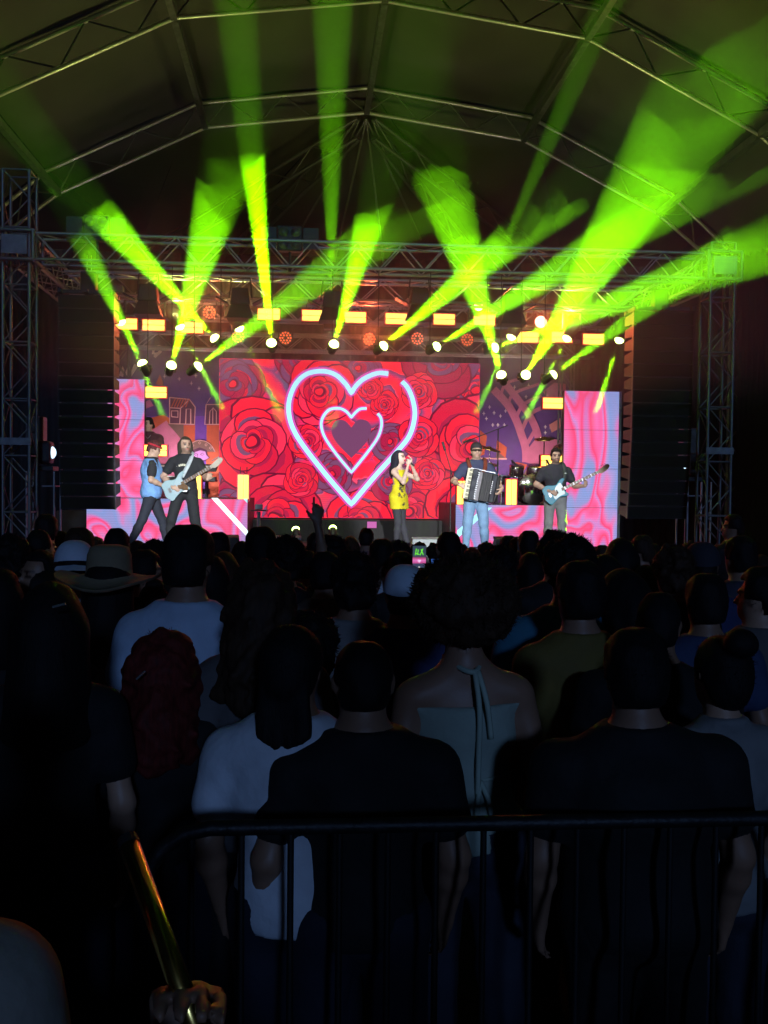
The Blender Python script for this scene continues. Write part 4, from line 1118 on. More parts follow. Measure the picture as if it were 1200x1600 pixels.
def cap_mesh(res, back=False, turn=0.0, tip=0.0):
    Rz = Matrix.Rotation(turn,3,'Z') @ Matrix.Rotation(-tip,3,'X'); piv = Vector((0,0,1.53)); s = -1 if back else 1
    mb = MB(); mb2 = []
    V = []; Fc = []; n = 24; rings = 8
    for i in range(rings+1):
        a_ = (math.pi/2)*i/rings
        for k_ in range(n):
            q = 2*math.pi*k_/n
            V.append(Rz @ (Vector((0.098*math.cos(a_)**0.75*math.cos(q), 0.0+0.113*math.cos(a_)**0.75*math.sin(q), 1.668+0.112*math.sin(a_)-0.02*(1-math.sin(a_))*(-s*math.sin(q))))-piv)+piv)
    for i in range(rings):
        for k_ in range(n): Fc.append((i*n+k_, i*n+(k_+1)%n, (i+1)*n+(k_+1)%n, (i+1)*n+k_))
    k0 = len(V)
    for r_ in (0.95, 1.30, 1.62):
        for k_ in range(11):
            q = s*math.pi/2-R(62)+R(124)*k_/10
            y_ = 0.113*math.sin(q)*(r_ if r_ < 1 else 1+(r_-1)*1.1*max(0.0,math.cos((k_-5)/5*R(85))))
            V.append(Rz @ (Vector((0.098*math.cos(q)*min(r_,1.04), y_, 1.668+(-0.015*(r_-0.95)*2)-0.012*abs(k_-5)/5))-piv)+piv)
    for i in range(2):
        for k_ in range(10): Fc.append((k0+i*11+k_, k0+i*11+k_+1, k0+(i+1)*11+k_+1, k0+(i+1)*11+k_))
    me = mkmesh('cap', V, Fc, MT['cloth'], True); return me
def hat_mesh():
    prof_ = [(0.24,1.655),(0.235,1.640),(0.17,1.652),(0.105,1.672),(0.103,1.70),(0.098,1.76),(0.085,1.795),(0.05,1.806),(0.005,1.802)]
    V = []; Fc = []; n = 28
    for r_, z_ in prof_:
        for k_ in range(n):
            q = 2*math.pi*k_/n; z2 = z_ + (0.028*math.cos(2*q)*(r_/0.24)**3 if r_ > 0.12 else 0) + 0.004*math.sin(5*q)*(r_ > .12)
            V.append((r_*math.cos(q), r_*1.06*math.sin(q), z2))
    for i in range(len(prof_)-1):
        for k_ in range(n): Fc.append((i*n+k_, i*n+(k_+1)%n, (i+1)*n+(k_+1)%n, (i+1)*n+k_))
    return mkmesh('straw_hat', V, Fc, MT['cloth'], True)
def piece(name, me, parent, color=None):
    o = bpy.data.objects.new(name, me); link(o, parent)
    if color is not None: o.color = (*color, 1)
    return o
TONE = [(0.62,0.40,0.29),(0.45,0.26,0.17),(0.27,0.145,0.09),(0.14,0.075,0.05)]
# ------------------------------------------------------------------ the band
RES = 0.009
FRONT_FILL = 24000
def stand(px, y, z=DECK):
    """point on the deck below pixel column px"""
    py = 800
    for _ in range(4):
        v = P(px, py, y); py = proj((v.x, y, z))[1]
    return Vector((P(px, py, y).x, y, z))
def wpos(root, q): return q
V3 = Vector

# ---- guitars, built along +X (neck), face towards -Y, then set on the player
def guitar(label, kind, M4, body_col, guard_col, neck_col, ln, group='electric guitars'):
    e = empty('electric_guitar' if kind == 'guitar' else 'bass_guitar', (0,0,0)); e.matrix_world = M4
    bm_ = mat(kind+'_lacquer', body_col, 0.45, 0, 0.05, 5); gm = mat(kind+'_pickguard', guard_col, 0.3, 0, 0.05, 5); nm_ = mat(kind+'_neck_wood', neck_col, 0.4, 0, 0.15, 12)
    out = catmull([(-0.20,0.03),(-0.19,0.13),(-0.10,0.165),(0.0,0.125),(0.06,0.115),(0.13,0.155),(0.20,0.165),(0.215,0.135),(0.15,0.085),(0.135,0.03),(0.15,-0.055),(0.175,-0.105),(0.155,-0.135),(0.10,-0.125),(0.03,-0.105),(-0.06,-0.13),(-0.15,-0.16),(-0.20,-0.10),(-0.215,-0.03),(-0.20,0.03)], 4)[:-1]
    MB().prism(out, -0.02, 0.022).build('body', bm_, e, bevel=0.008)
    gd = catmull([(-0.06,-0.11),(-0.07,-0.04),(-0.02,0.03),(0.04,0.085),(0.12,0.115),(0.14,0.05),(0.13,-0.02),(0.12,-0.085),(0.04,-0.085),(-0.06,-0.11)], 4)[:-1]
    MB().prism(gd, -0.0245, -0.0205).build('pickguard', gm, e)
    MB().box((0.12+ln/2, -0.018, 0.0), (ln, 0.024, 0.052)).build('neck', nm_, e, bevel=0.006)
    fb = MB().box((0.10+ln/2, -0.033, 0.0), (ln, 0.008, 0.05)).build('fretboard', mat(kind+'_fretboard', (0.16,0.09,0.05), 0.45, 0, 0.2, 20), e)
    for q in range(1, 16):
        x_ = 0.10+ln*(1-0.5**(q/ (9 if kind == 'bass' else 8)))*1.02
    for q in range(12):
        MB().box((0.16+ln*q/12.5, -0.038, 0.0), (0.006 if q % 3 else 0.016, 0.003, 0.046)).build('fret', MT['alu'], e)
    hx = 0.12+ln
    hs = catmull([(hx,-0.026),(hx+0.04,-0.045),(hx+0.13,-0.03),(hx+0.19,0.0),(hx+0.20,0.035),(hx+0.16,0.06),(hx+0.06,0.04),(hx,0.026)], 3)
    MB().prism(hs, -0.022, -0.004).build('headstock', nm_, e)
    for q in range(4 if kind == 'bass' else 6):
        t = (hx+0.045+q*(0.034 if kind == 'bass' else 0.022), -0.012, 0.062)
        MB().tube([t, (t[0], t[1], t[2]+0.02)], 0.008, 6).build('tuner', MT['alu'], e)
    MB().box((-0.11,-0.03,0.0), (0.035,0.016,0.075)).build('bridge', MT['alu'], e)
    for q in range(3 if kind == 'guitar' else 2):
        MB().box((-0.04+q*0.06,-0.03,0.0), (0.018,0.012,0.066)).build('pickup', gm if kind == 'guitar' else MT['black_metal'], e)
    tag(e, label, 'guitar', group); return e
def frame(origin, xdir, face):
    x = V3(xdir).normalized(); y = -(V3(face)-x*V3(face).dot(x)).normalized(); z = x.cross(y)
    M4 = Matrix((x, y, z)).transposed().to_4x4(); M4.translation = V3(origin); return M4
def strap(e, pts, w_, mt, name='strap'):
    V = []; Fc = []
    q = catmull(pts, 6)
    for i, p in enumerate(q):
        t = V3(q[min(i+1,len(q)-1)])-V3(q[max(i-1,0)]); s = t.cross(V3((0,1,0)))
        s = (s.normalized() if s.length > 1e-5 else V3((1,0,0)))*w_/2
        V += [V3(p)+s, V3(p)-s]
    for i in range(len(q)-1): Fc.append((2*i,2*i+1,2*i+3,2*i+2))
    o = mobj(name, V, Fc, mt, e, True); sd = o.modifiers.new('solid','SOLIDIFY'); sd.thickness = 0.006; return o
def performer(label, px, y, rz, pose, skin, height, top, legs, shoe, hair, hcol, beard=0.0, z=DECK, sleeve=0.55, hem=0.92, cat='person', lips=(0.75,0.4,0.4), extra=None):
    base = stand(px, y, z); e = empty('person', base, rz); e.scale = (height/1.75,)*3
    piece('body', sdf('body', pose.body(), RES, MT['skin'], 0.0, None, face_tint(pose, beard, lips=lips)), e, skin)
    if top: piece('shirt', shirt_mesh(pose, RES, sleeve, hem, 0.016, int(px), 0.012), e, top)
    if legs: piece('trousers', pants_mesh(pose, RES, 0.012, int(px)+5), e, legs)
    if shoe:
        for i in (0, 1): piece('shoe', shoe_mesh(pose, RES, i), e, shoe)
    if hair: piece('hair', hair_mesh(hair, RES, pose.turn, pose.tip, int(px)), e, hcol)
    tag(e, label, cat, 'band on stage'); return e

# 1 guitarist in the sleeveless denim jacket, walking to the right, seen from his right side
p1 = Pose('m', 1.05, er=(0.27,-0.02,1.14), wr=(0.18,0.22,1.03), el=(-0.26,0.02,1.14), wl=(-0.12,0.30,1.06), kr=(0.11,-0.14,0.52), ar=(0.12,-0.34,0.12), kl=(-0.10,0.18,0.50), al=(-0.10,0.26,0.09), tip=0.35, turn=-0.1, hr={'n':V3((-1,0,0.2)),'curl':0.6}, hl={'n':V3((1,0,0.3)),'curl':0.7})
b1 = performer('man in a blue sleeveless denim jacket and red headband walking right with a guitar', 236, 15.4, R(-78), p1, TONE[0], 1.74, (0.03,0.03,0.035), (0.025,0.03,0.045), (0.03,0.03,0.03), 'short', (0.10,0.03,0.03))
vp = Pose('m', 1.22)
jack = sdf('denim_jacket', vp.torso(), RES, MT['cloth'], 0.026, cut(folds(0.014, 24, 4), lo=0.84, hi=1.475)); piece('denim_jacket', jack, b1, (0.22,0.45,0.85))
hb = MB(); T_ = head_prims(0, p1.turn, p1.tip)[1]
hb.tube([T_(0.093*math.cos(q), 0.002+0.108*math.sin(q), 1.695) for q in [2*math.pi*k_/20 for k_ in range(21)]], 0.017, 6)
o = hb.build('headband', MT['cloth'], b1, True); o.color = (0.55,0.03,0.05,1)
pos1 = b1.matrix_basis @ V3((0.06,0.17,1.02))
guitar('dark red electric guitar played by the man in the denim jacket', 'guitar', frame(pos1, (0.35,-0.5,0.02), (0.9,0.3,0.1)), (0.16,0.02,0.02), (0.05,0.05,0.05), (0.35,0.2,0.1), 0.48)

# 2 long haired guitarist with the white guitar
p2 = Pose('m', 1.0, er=(0.34,0.0,1.16), wr=(0.13,0.22,0.99), el=(-0.32,0.03,1.15), wl=(-0.40,0.24,1.12), kr=(0.19,0.08,0.50), ar=(0.24,0.0,0.09), kl=(-0.18,0.10,0.50), al=(-0.27,0.02,0.09), turn=0.55, tip=0.0, hr={'d':V3((-0.8,0.1,-0.2)),'n':V3((0,-1,0)),'curl':0.5}, hl={'d':V3((-0.3,-0.2,0.8)),'n':V3((0.2,-1,0)),'curl':0.9})
b2 = performer('long haired guitarist in a black T-shirt standing legs apart with a white guitar', 289, 15.2, R(180-8), p2, TONE[0], 1.80, (0.022,0.024,0.028), (0.02,0.022,0.026), (0.35,0.5,0.08), 'long', (0.06,0.05,0.035), 0.45)
for i in range(7):
    q = (i-3)/3
    t = MB().box((0,0,0), (0.022,0.006,0.030), Matrix.Rotation(-q*0.5,3,'Y')).build('printed_letter', MT['cloth'], b2, loc=(-q*0.085, 0.142-0.02*q*q, 1.335-0.030*q*q)); t.color = (0.75,0.72,0.55,1)
strap(b2, [(0.10,-0.12,1.20),(-0.06,-0.06,1.485),(-0.11,0.02,1.49),(-0.10,0.155,1.36),(0.0,0.19,1.15)], 0.06, mat('pale_strap',(0.55,0.62,0.65),0.6))
pos2 = b2.matrix_basis @ V3((0.08,0.20,1.0))
guitar('white electric guitar held by the long haired guitarist', 'guitar', frame(pos2, (0.80,-0.1,0.47), (0.05,-1,0.12)), (0.36,0.52,0.56), (0.45,0.58,0.62), (0.50,0.45,0.36), 0.52)

# 3 singer, turned to the right, both hands at the microphone
p3 = Pose('f', 1.0, er=(0.20,0.22,1.20), wr=(0.045,0.215,1.50), el=(-0.20,0.26,1.26), wl=(-0.02,0.235,1.53), kr=(0.10,0.06,0.51), ar=(0.10,0.02,0.11), kl=(-0.085,0.02,0.50), al=(-0.11,0.13,0.10), turn=0.15, tip=-0.05, hr={'d':V3((-0.25,0.15,0.8)),'n':V3((-0.7,-0.3,0)),'curl':0.75}, hl={'d':V3((0.2,0.1,0.8)),'n':V3((0.7,-0.4,0)),'curl':0.5})
b3 = performer('singer with long black hair in a short yellow dress holding a microphone', 622, 15.9, R(180+52), p3, (0.72,0.50,0.40), 1.66, None, None, (0.03,0.03,0.03), 'long', (0.018,0.018,0.03), 0.0, lips=(0.8,0.12,0.15))
dr = p3.torso()+[('c',(-0.09,0,0.92),(-0.10,0.02,0.72),0.105,0.10,0.05),('c',(0.09,0,0.92),(0.10,0.02,0.72),0.105,0.10,0.05),('c',(0,0,0.92),(0,0.02,0.72),0.115,0.112,0.05)]
def dressfn(D,X,Y,Z):
    D = folds(0.004,26,8)(D,X,Y,Z); D = np.maximum(D, 0.735-Z); D = np.maximum(D, Z-1.42)
    D = np.maximum(D, np.minimum(Z-1.16, -0.01-Y))      # low open back
    return np.maximum(D, np.minimum(np.abs(X)-0.105, Z-1.28))
piece('dress', sdf('dress', dr, RES, MT['cloth'], 0.010, dressfn), b3, (0.78,0.66,0.015))
piece('tights', pants_mesh(p3, RES, 0.006, 12, 0.002, 0.10, 0.90), b3, (0.045,0.045,0.055))
rg = random.Random(5)
fl_ = [(0.02,1.33,0.03),(0.05,1.30,0.03),(0.0,1.27,0.035),(0.06,1.24,0.04),(0.01,1.20,0.04),(0.07,1.17,0.035),(0.03,1.13,0.04),(0.08,1.10,0.035),(0.0,1.08,0.03),(0.05,1.05,0.04),(0.12,1.00,0.03),(0.14,0.97,0.03),(0.10,0.95,0.028),(0.04,0.96,0.026),(0.0,0.99,0.03),(0.03,0.83,0.032),(0.06,0.81,0.03)]
lace = sdf('lace_flower', dr, RES, MT['cloth'], 0.014, lambda D,X,Y,Z: np.maximum(np.maximum(D, -D-0.008), np.minimum.reduce([np.sqrt((X-a_)**2+(Z-b_)**2)-r_*(0.85+0.3*np.sin(5*np.arctan2(Z-b_,X-a_)+a_*90)) for a_, b_, r_ in fl_]+[np.full_like(X,1)])*1.0 + np.where(Y < 0.02, 1.0, 0.0)))
piece('lace_flower', lace, b3, (0.10,0.085,0.05))
mic = MB(); q0 = V3((0.0,0.175,1.585)); q1 = V3((0.02,0.33,1.49))
mic.tube([q0+(q1-q0)*0.0, q0+(q1-q0)*0.08, q0+(q1-q0)*0.22, q0+(q1-q0)*0.3, q1], [0.016,0.026,0.026,0.016,0.012], 10)
mc = empty('microphone', b3.matrix_basis @ V3((0.02,0.33,1.49))); o = mic.build('handle', MT['black_metal'], None, True)
o.parent = mc; o.matrix_local = Matrix.Translation(-mc.location) @ b3.matrix_basis
hd2 = MB().lathe([(0.005,-0.03),(0.022,-0.02),(0.027,0.0),(0.022,0.02),(0.005,0.03)], b3.matrix_basis @ q0 - mc.location, None, 12).build('grille_ball', MT['alu'], mc, True)
tag(mc, 'hand microphone held to the mouth of the singer', 'microphone')

# 4 accordion player
p4 = Pose('m', 1.08, er=(0.36,0.02,1.16), wr=(0.30,0.24,1.10), el=(-0.32,0.08,1.18), wl=(-0.36,0.30,1.06), kr=(0.13,0.03,0.50), ar=(0.15,-0.02,0.09), kl=(-0.13,0.03,0.50), al=(-0.17,-0.02,0.09), turn=0.0, hr={'d':V3((-0.5,0.1,-0.2)),'n':V3((-0.3,-1,0)),'curl':0.5}, hl={'d':V3((0.2,0.1,-0.4)),'n':V3((0.8,-0.4,0)),'curl':0.6})
b4 = performer('accordion player in a dark cap, navy polo shirt and light blue jeans', 742, 15.15, R(180), p4, TONE[0], 1.76, (0.045,0.05,0.11), (0.20,0.34,0.52), (0.5,0.5,0.52), 'short', (0.03,0.025,0.02), 0.25)
piece('cap', cap_mesh(RES), b4, (0.035,0.03,0.032))
for sx in (-1,1): strap(b4, [(sx*0.10,-0.16,1.25),(sx*0.13,-0.06,1.485),(sx*0.14,0.03,1.50),(sx*0.12,0.15,1.38),(sx*0.08,0.21,1.30)], 0.06, mat('brown_strap',(0.22,0.05,0.03),0.5), 'shoulder_strap')
ac = empty('accordion', b4.matrix_basis @ V3((-0.02,0.26,1.08)), R(180)); ac.rotation_euler = (R(4), R(-11), R(180))
ab = mat('accordion_black_lacquer', (0.02,0.018,0.02), 0.22, 0, 0.1, 8); ivory = mat('ivory_key', (0.75,0.70,0.45), 0.35, 0, 0.05); 
MB().box((0.12,0,0), (0.10,0.17,0.50)).build('treble_case', ab, ac, bevel=0.015)
MB().box((0.035,0.0,-0.01), (0.075,0.18,0.47)).build('grille_panel', mat('accordion_grille',(0.10,0.09,0.09),0.35,0.4,0.3,50), ac, bevel=0.012)
for i in range(13):
    MB().box((0.072,0.095,0.20-i*0.034), (0.022,0.012,0.014)).build('register_switch', MT['alu'], ac)
for i in range(9):
    x_ = -0.012-i*0.016
    MB().box((x_,0.0,0), (0.009,0.185 if i%2 else 0.165,0.455 if i%2 else 0.435)).build('bellows_fold', mat('bellows_%d'%(i%2),(0.035,0.03,0.032) if i%2 else (0.012,0.012,0.012),0.5), ac)
MB().box((-0.195,0,0), (0.10,0.17,0.46)).build('bass_case', ab, ac, bevel=0.02)
MB().box((0.0,0.03,0.252), (0.40,0.02,0.012)).build('top_trim', MT['alu'], ac)
for i in range(26):
    MB().box((0.205,0.055,0.232-i*0.0185), (0.085,0.035,0.0168)).build('white_key', ivory, ac)
    if i % 7 not in (2,6): MB().box((0.190,0.078,0.223-i*0.0185), (0.055,0.022,0.010)).build('black_key', ab, ac)
for i in range(7):
    o = MB().box((-0.165,0.092,0.10-i*0.03), (0.014,0.004,0.018)).build('printed_letter', MT['cloth'], ac); o.color = (0.8,0.8,0.8,1)
strap(ac, [(-0.25,0.0,0.20),(-0.285,0.0,0.0),(-0.25,0.0,-0.20)], 0.07, MT['black_box'], 'hand_strap')
tag(ac, 'black piano accordion with ivory keys worn by the player in the cap', 'accordion')

# 5 bass player
p5 = Pose('m', 1.12, er=(0.34,0.0,1.15), wr=(0.15,0.24,1.02), el=(-0.33,0.04,1.13), wl=(-0.44,0.25,1.13), kr=(0.12,0.03,0.50), ar=(0.13,-0.02,0.09), kl=(-0.12,0.02,0.50), al=(-0.14,-0.02,0.09), turn=-0.08, hr={'d':V3((-0.8,0.1,-0.25)),'n':V3((0,-1,0)),'curl':0.45}, hl={'d':V3((-0.2,-0.2,0.8)),'n':V3((0.3,-1,0)),'curl':0.9})
b5 = performer('bearded bass player in a dark short sleeved shirt and grey trousers', 866, 15.9, R(180+4), p5, TONE[0], 1.72, (0.035,0.035,0.045), (0.30,0.31,0.30), (0.1,0.1,0.1), 'short', (0.02,0.014,0.012), 0.62, hem=0.87)
strap(b5, [(0.12,-0.14,1.18),(-0.08,-0.08,1.48),(-0.13,0.03,1.49),(-0.12,0.16,1.34),(-0.06,0.21,1.14)], 0.065, mat('dark_strap',(0.05,0.06,0.06),0.6))
MB().box((-0.12,0.165,1.33), (0.035,0.006,0.045)).build('strap_badge', mat('pale_badge',(0.6,0.65,0.65),0.5), b5)
pos5 = b5.matrix_basis @ V3((0.06,0.22,1.02))
guitar('light blue bass guitar with a white pickguard held by the bearded player', 'bass', frame(pos5, (0.84,-0.1,0.42), (0.05,-1,0.15)), (0.015,0.26,0.38), (0.40,0.55,0.54), (0.50,0.36,0.20), 0.66, 'electric guitars')

# 6 keyboard player behind the left riser
p6 = Pose('m', 1.0, er=(0.27,0.05,1.14), wr=(0.17,0.33,1.08), el=(-0.27,0.05,1.14), wl=(-0.17,0.33,1.08), turn=-0.75)
b6 = performer('keyboard player in a dark shirt with a necklace, half hidden behind the left blinders', 232, 18.3, R(180), p6, TONE[0], 1.72, (0.10,0.03,0.04), (0.02,0.02,0.025), (0.02,0.02,0.02), 'short', (0.015,0.012,0.012), 0.2, z=1.50)
MB().tube(catmull([(-0.06,0.0,1.49),(-0.05,0.09,1.43),(0,0.125,1.37),(0.05,0.09,1.43),(0.06,0.0,1.49)],5), 0.005, 6).build('necklace', MT['alu'], b6, True)
pf = MB().box((-4.1,18.4,(1.49+DECK)/2), (2.9,1.0,1.49-DECK)).build('keyboard_platform', MT['deck']); tag(pf, 'black platform behind the left riser under the keyboard player', 'platform')

# keyboards on a stand, on the left riser
def keyboard(label, c, w_, tilt):
    e = empty('keyboard', c); e.rotation_euler = (R(tilt),0,0)
    MB().box((0,0,0.04), (w_,0.30,0.085)).build('body', MT['black_box'], e, bevel=0.012)
    MB().box((0,-0.10,0.086), (w_*0.9,0.10,0.012)).build('key_bed', mat('white_keys',(0.6,0.58,0.55),0.4), e)
    MB().box((0,0.152,0.045), (w_*0.4,0.006,0.02)).build('name_plate', MT['alu_dark'], e)
    tag(e, label, 'keyboard', 'stacked stage keyboards'); return e
RZ = lr.location.z+lh_
kc = P(283,742,17.5)
keyboard('lower of two black keyboards behind the guitarists', (kc.x, 17.5, P(283,752,17.5).z), 1.25, 0)
keyboard('upper of two black keyboards behind the guitarists', (kc.x+0.05, 17.62, P(283,734,17.5).z), 1.15, 12)
e = empty('keyboard_stand', (kc.x, 17.55, RZ))
hz_ = P(283,752,17.5).z-RZ
for sx in (-1,1):
    bar(e, 'leg', (sx*0.45,-0.12,0), (sx*0.45,-0.12,hz_-0.005), 0.018, MT['black_metal']); bar(e, 'leg', (sx*0.45,0.14,0), (sx*0.45,0.14,hz_+0.16), 0.018, MT['black_metal'])
    bar(e, 'arm', (sx*0.45,-0.14,hz_-0.02), (sx*0.45,0.16,hz_-0.02), 0.016, MT['black_metal']); bar(e, 'arm', (sx*0.40,-0.08,hz_+0.13), (sx*0.45,0.16,hz_+0.17), 0.016, MT['black_metal'])
tag(e, 'black two tier keyboard stand on the left riser', 'stand')

# ---- drum kit on the right riser
DZ = rr.location.z+rh_
dc = P(822,780,17.6); dc = V3((dc.x, 17.6, DZ))
dk = empty('drum_kit', dc)
shell = mat('drum_shell_dark', (0.05,0.02,0.03), 0.25, 0.2, 0.2, 10); skinm = mat('drum_head', (0.55,0.52,0.52), 0.5); chrome = mat('chrome', (0.75,0.75,0.78), 0.15, 1.0, 0.05); brass = mat('cymbal_bronze', (0.55,0.38,0.14), 0.28, 0.95, 0.15, 30)
def drum(c, r_, h_, ax_, nm_='drum'):
    o = MB().lathe([(r_,-h_/2),(r_,h_/2)], c, align(ax_), 22).build(nm_, shell, dk, True)
    for s in (-1,1):
        MB().lathe([(r_*1.03,-0.012),(r_*1.045,0.0),(r_*1.03,0.012)], V3(c)+V3(ax_).normalized()*s*h_/2, align(ax_), 22).build('hoop', chrome, o, True)
    MB().lathe([(r_*0.97,0.0),(r_*0.5,0.004),(0.004,0.005)], V3(c)+V3(ax_).normalized()*(h_/2+0.004), align(ax_), 22).build('head', skinm, o, True)
    for q in range(6):
        t = 2*math.pi*q/6; M_ = align(ax_); a_ = V3(c)+M_ @ V3((r_*1.03*math.cos(t), r_*1.03*math.sin(t), -h_/2)); b_ = V3(c)+M_ @ V3((r_*1.03*math.cos(t), r_*1.03*math.sin(t), h_/2))
        bar(o, 'lug', a_, b_, 0.007, chrome, 6)
    return o
drum((0.05,-0.10,0.28), 0.27, 0.42, (0,-1,0.0), 'bass_drum')
for x_, z_, r_ in ((-0.22,0.62,0.13),(0.12,0.62,0.14),(0.48,0.60,0.15)): drum((x_,-0.14,z_), r_, 0.17, (0,-0.35,1), 'tom')
drum((-0.48,0.05,0.45), 0.17, 0.14, (0,-0.1,1), 'snare'); drum((0.62,0.15,0.30), 0.19, 0.38, (0,-0.05,1), 'floor_tom')
for x_, y_, z_, r_, tl_ in ((-0.70,0.0,1.02,0.22,0.25),(0.72,-0.05,1.10,0.23,-0.25),(0.35,0.1,1.22,0.19,-0.1),(-0.72,-0.15,0.72,0.17,0.0)):
    MB().lathe([(r_,0.0),(r_*0.5,0.012),(0.05,0.02),(0.04,0.04),(0.006,0.045)], (x_,y_,z_), align((tl_,-0.25,1)), 24).build('cymbal', brass, dk, True)
    bar(dk, 'cymbal_stand', (x_,y_,0.03), (x_,y_,z_+0.05), 0.011, chrome)
    for q in range(3): bar(dk, 'stand_leg', (x_,y_,0.22), (x_+0.2*math.cos(2.1*q+0.4), y_+0.2*math.sin(2.1*q+0.4), 0.012), 0.009, chrome, 6)
bar(dk, 'rack_bar', (-0.55,-0.14,0.52), (0.62,-0.14,0.52), 0.018, chrome)
for x_ in (-0.5,0.58): bar(dk, 'rack_post', (x_,-0.14,0), (x_,-0.14,0.55), 0.018, chrome)
for x_, y_, z_, d_ in ((-0.34,-0.3,0.80,(0.12,0.1,-0.1)),(0.3,-0.3,0.82,(0.1,0.1,-0.12))):
    bar(dk, 'microphone_clip', (x_,y_,z_-0.3), (x_,y_,z_), 0.008, MT['black_metal'], 6); bar(dk, 'drum_microphone', (x_,y_,z_), (x_+d_[0],y_+d_[1],z_+d_[2]), 0.02, MT['alu_dark'])
tag(dk, 'dark drum kit with chrome hardware and cymbals on the right riser', 'drum kit')

# ---- stands, monitors, small gear on stage
def mic_stand(label, px, y, top, boom, z=DECK):
    b_ = stand(px, y, z); e = empty('microphone_stand', b_)
    for q in range(3): bar(e, 'leg', (0,0,0.10), (0.26*math.cos(2.09*q+0.5), 0.26*math.sin(2.09*q+0.5), 0.01), 0.010, MT['black_metal'], 6)
    bar(e, 'pole', (0,0,0.05), (0,0,top), 0.012, MT['black_metal'])
    bar(e, 'boom', V3((0,0,top))-V3(boom)*0.35, V3((0,0,top))+V3(boom), 0.008, MT['black_metal'], 6)
    t = V3((0,0,top))+V3(boom); bar(e, 'microphone', t, t+V3(boom).normalized()*0.15, 0.02, MT['black_metal'])
    tag(e, label, 'microphone stand', 'microphone stands'); return e
mic_stand('tall black microphone stand between the singer and the accordion player', 703, 15.7, 1.35, (-0.10,0.0,0.32))
mic_stand('black microphone boom stand behind the accordion player, at the drums', 776, 17.2, 2.12, (-0.50,0.0,-0.20), 0.94)
e = empty('small_table_stand', stand(404, 16.4)); 
bar(e, 'pole', (0,0,0.02), (0,0,0.62), 0.03, MT['alu_dark']); MB().box((0,0,0.64), (0.26,0.22,0.02)).build('tray', MT['black_box'], e)
MB().box((0,0,0.70), (0.13,0.10,0.09)).build('device', MT['alu_dark'], e, bevel=0.01); MB().box((0,0,0.012), (0.30,0.30,0.02)).build('foot', MT['black_metal'], e)
tag(e, 'slim stand with a small tray beside the left riser', 'stand')
def wedge(label, px, y, w_, col, fz=0.0, h_=0.30, d_=0.4):
    e = empty('floor_monitor', stand(px, y), fz)
    MB().prism([(-d_/2,0),(d_/2,0),(d_/2,h_*0.45),(-d_*0.1,h_),(-d_/2,h_*0.9)], -w_/2, w_/2, Matrix.Rotation(R(90),3,'Z')).build('cabinet', col, e, bevel=0.012)
    MB().box((0,0,0), (w_*0.9,d_*0.55,0.01), Matrix.Rotation(R(-46 if False else 40),3,'X')).build('grille', MT['grille'], e, loc=(0,0.12,h_*0.73))
    tag(e, label, 'monitor speaker', 'stage monitor wedges'); return e
MT['grey_box'] = mat('pale_grey_case', (0.30,0.33,0.33), 0.55)
wedge('black stage monitor in front of the right riser', 796, 14.9, 0.50, MT['black_box'])
wedge('black stage monitor in front of the left riser', 348, 14.9, 0.50, MT['black_box'])
wedge('pale grey stage monitor at the feet of the singer', 673, 14.75, 0.62, MT['grey_box'])
wedge('pale grey stage monitor left of the green floor lights', 440, 14.9, 0.60, MT['grey_box'])

# ---- backline at the sides: moving head on a rack, small speaker, cases, barrier
def pole_speaker(px, py, y, label):
    p = P(px, py, y); e = empty('small_speaker', (p.x, y, 0))
    MB().box((0,0,p.z), (0.26,0.24,0.44)).build('cabinet', mat('grey_speaker_paint',(0.16,0.14,0.16),0.5), e, bevel=0.02)
    MB().box((0,-0.125,p.z), (0.22,0.01,0.40)).build('grille', MT['side_paint'], e); bar(e, 'pole', (0,0,0.1), (0,0,p.z-0.2), 0.02, MT['steel'])
    for q in range(3): bar(e, 'leg', (0,0,0.7), (0.45*math.cos(2.09*q), 0.45*math.sin(2.09*q), 0.01), 0.014, MT['steel'])
    tag(e, label, 'speaker', 'small pole speakers'); return e
pole_speaker(1076, 691, 14.9, 'small grey speaker on a pole left of the right tower')
pole_speaker(57, 674, 14.9, 'small grey speaker on a pole right of the left tower')
def side_light(px, py, y, sgn, label):
    p = P(px, py, y); e = empty('side_light', (p.x, y, 0))
    for sx in (-1,1):
        for sy in (-1,1): bar(e, 'frame_post', (sx*0.2,sy*0.18,0), (sx*0.2,sy*0.18,p.z-0.28), 0.016, MT['alu'])
    for z_ in (0.5, 0.95, p.z-0.5): MB().box((0,0,z_), (0.42,0.38,0.02)).build('shelf', MT['alu_dark'], e)
    MB().box((0,0,p.z-0.24), (0.36,0.34,0.07)).build('light_base', MT['black_metal'], e, bevel=0.01)
    MB().box((0.02*sgn,0,p.z), (0.30,0.30,0.34)).build('light_body', MT['black_metal'], e, bevel=0.05)
    MB().lathe([(0.09,0.0),(0.07,0.02),(0.01,0.03)], (-sgn*0.135,-0.02,p.z), align((-sgn,-0.35,0)), 18).build('lens', MT['white_lamp'], e, True)
    tag(e, label, 'stage light', 'side lights on racks'); return e
side_light(1085, 725, 14.7, 1, 'side light with a glowing white lens on a rack beside the right speakers')
side_light(68, 707, 14.7, -1, 'side light with a white lens on a rack beside the left tower')
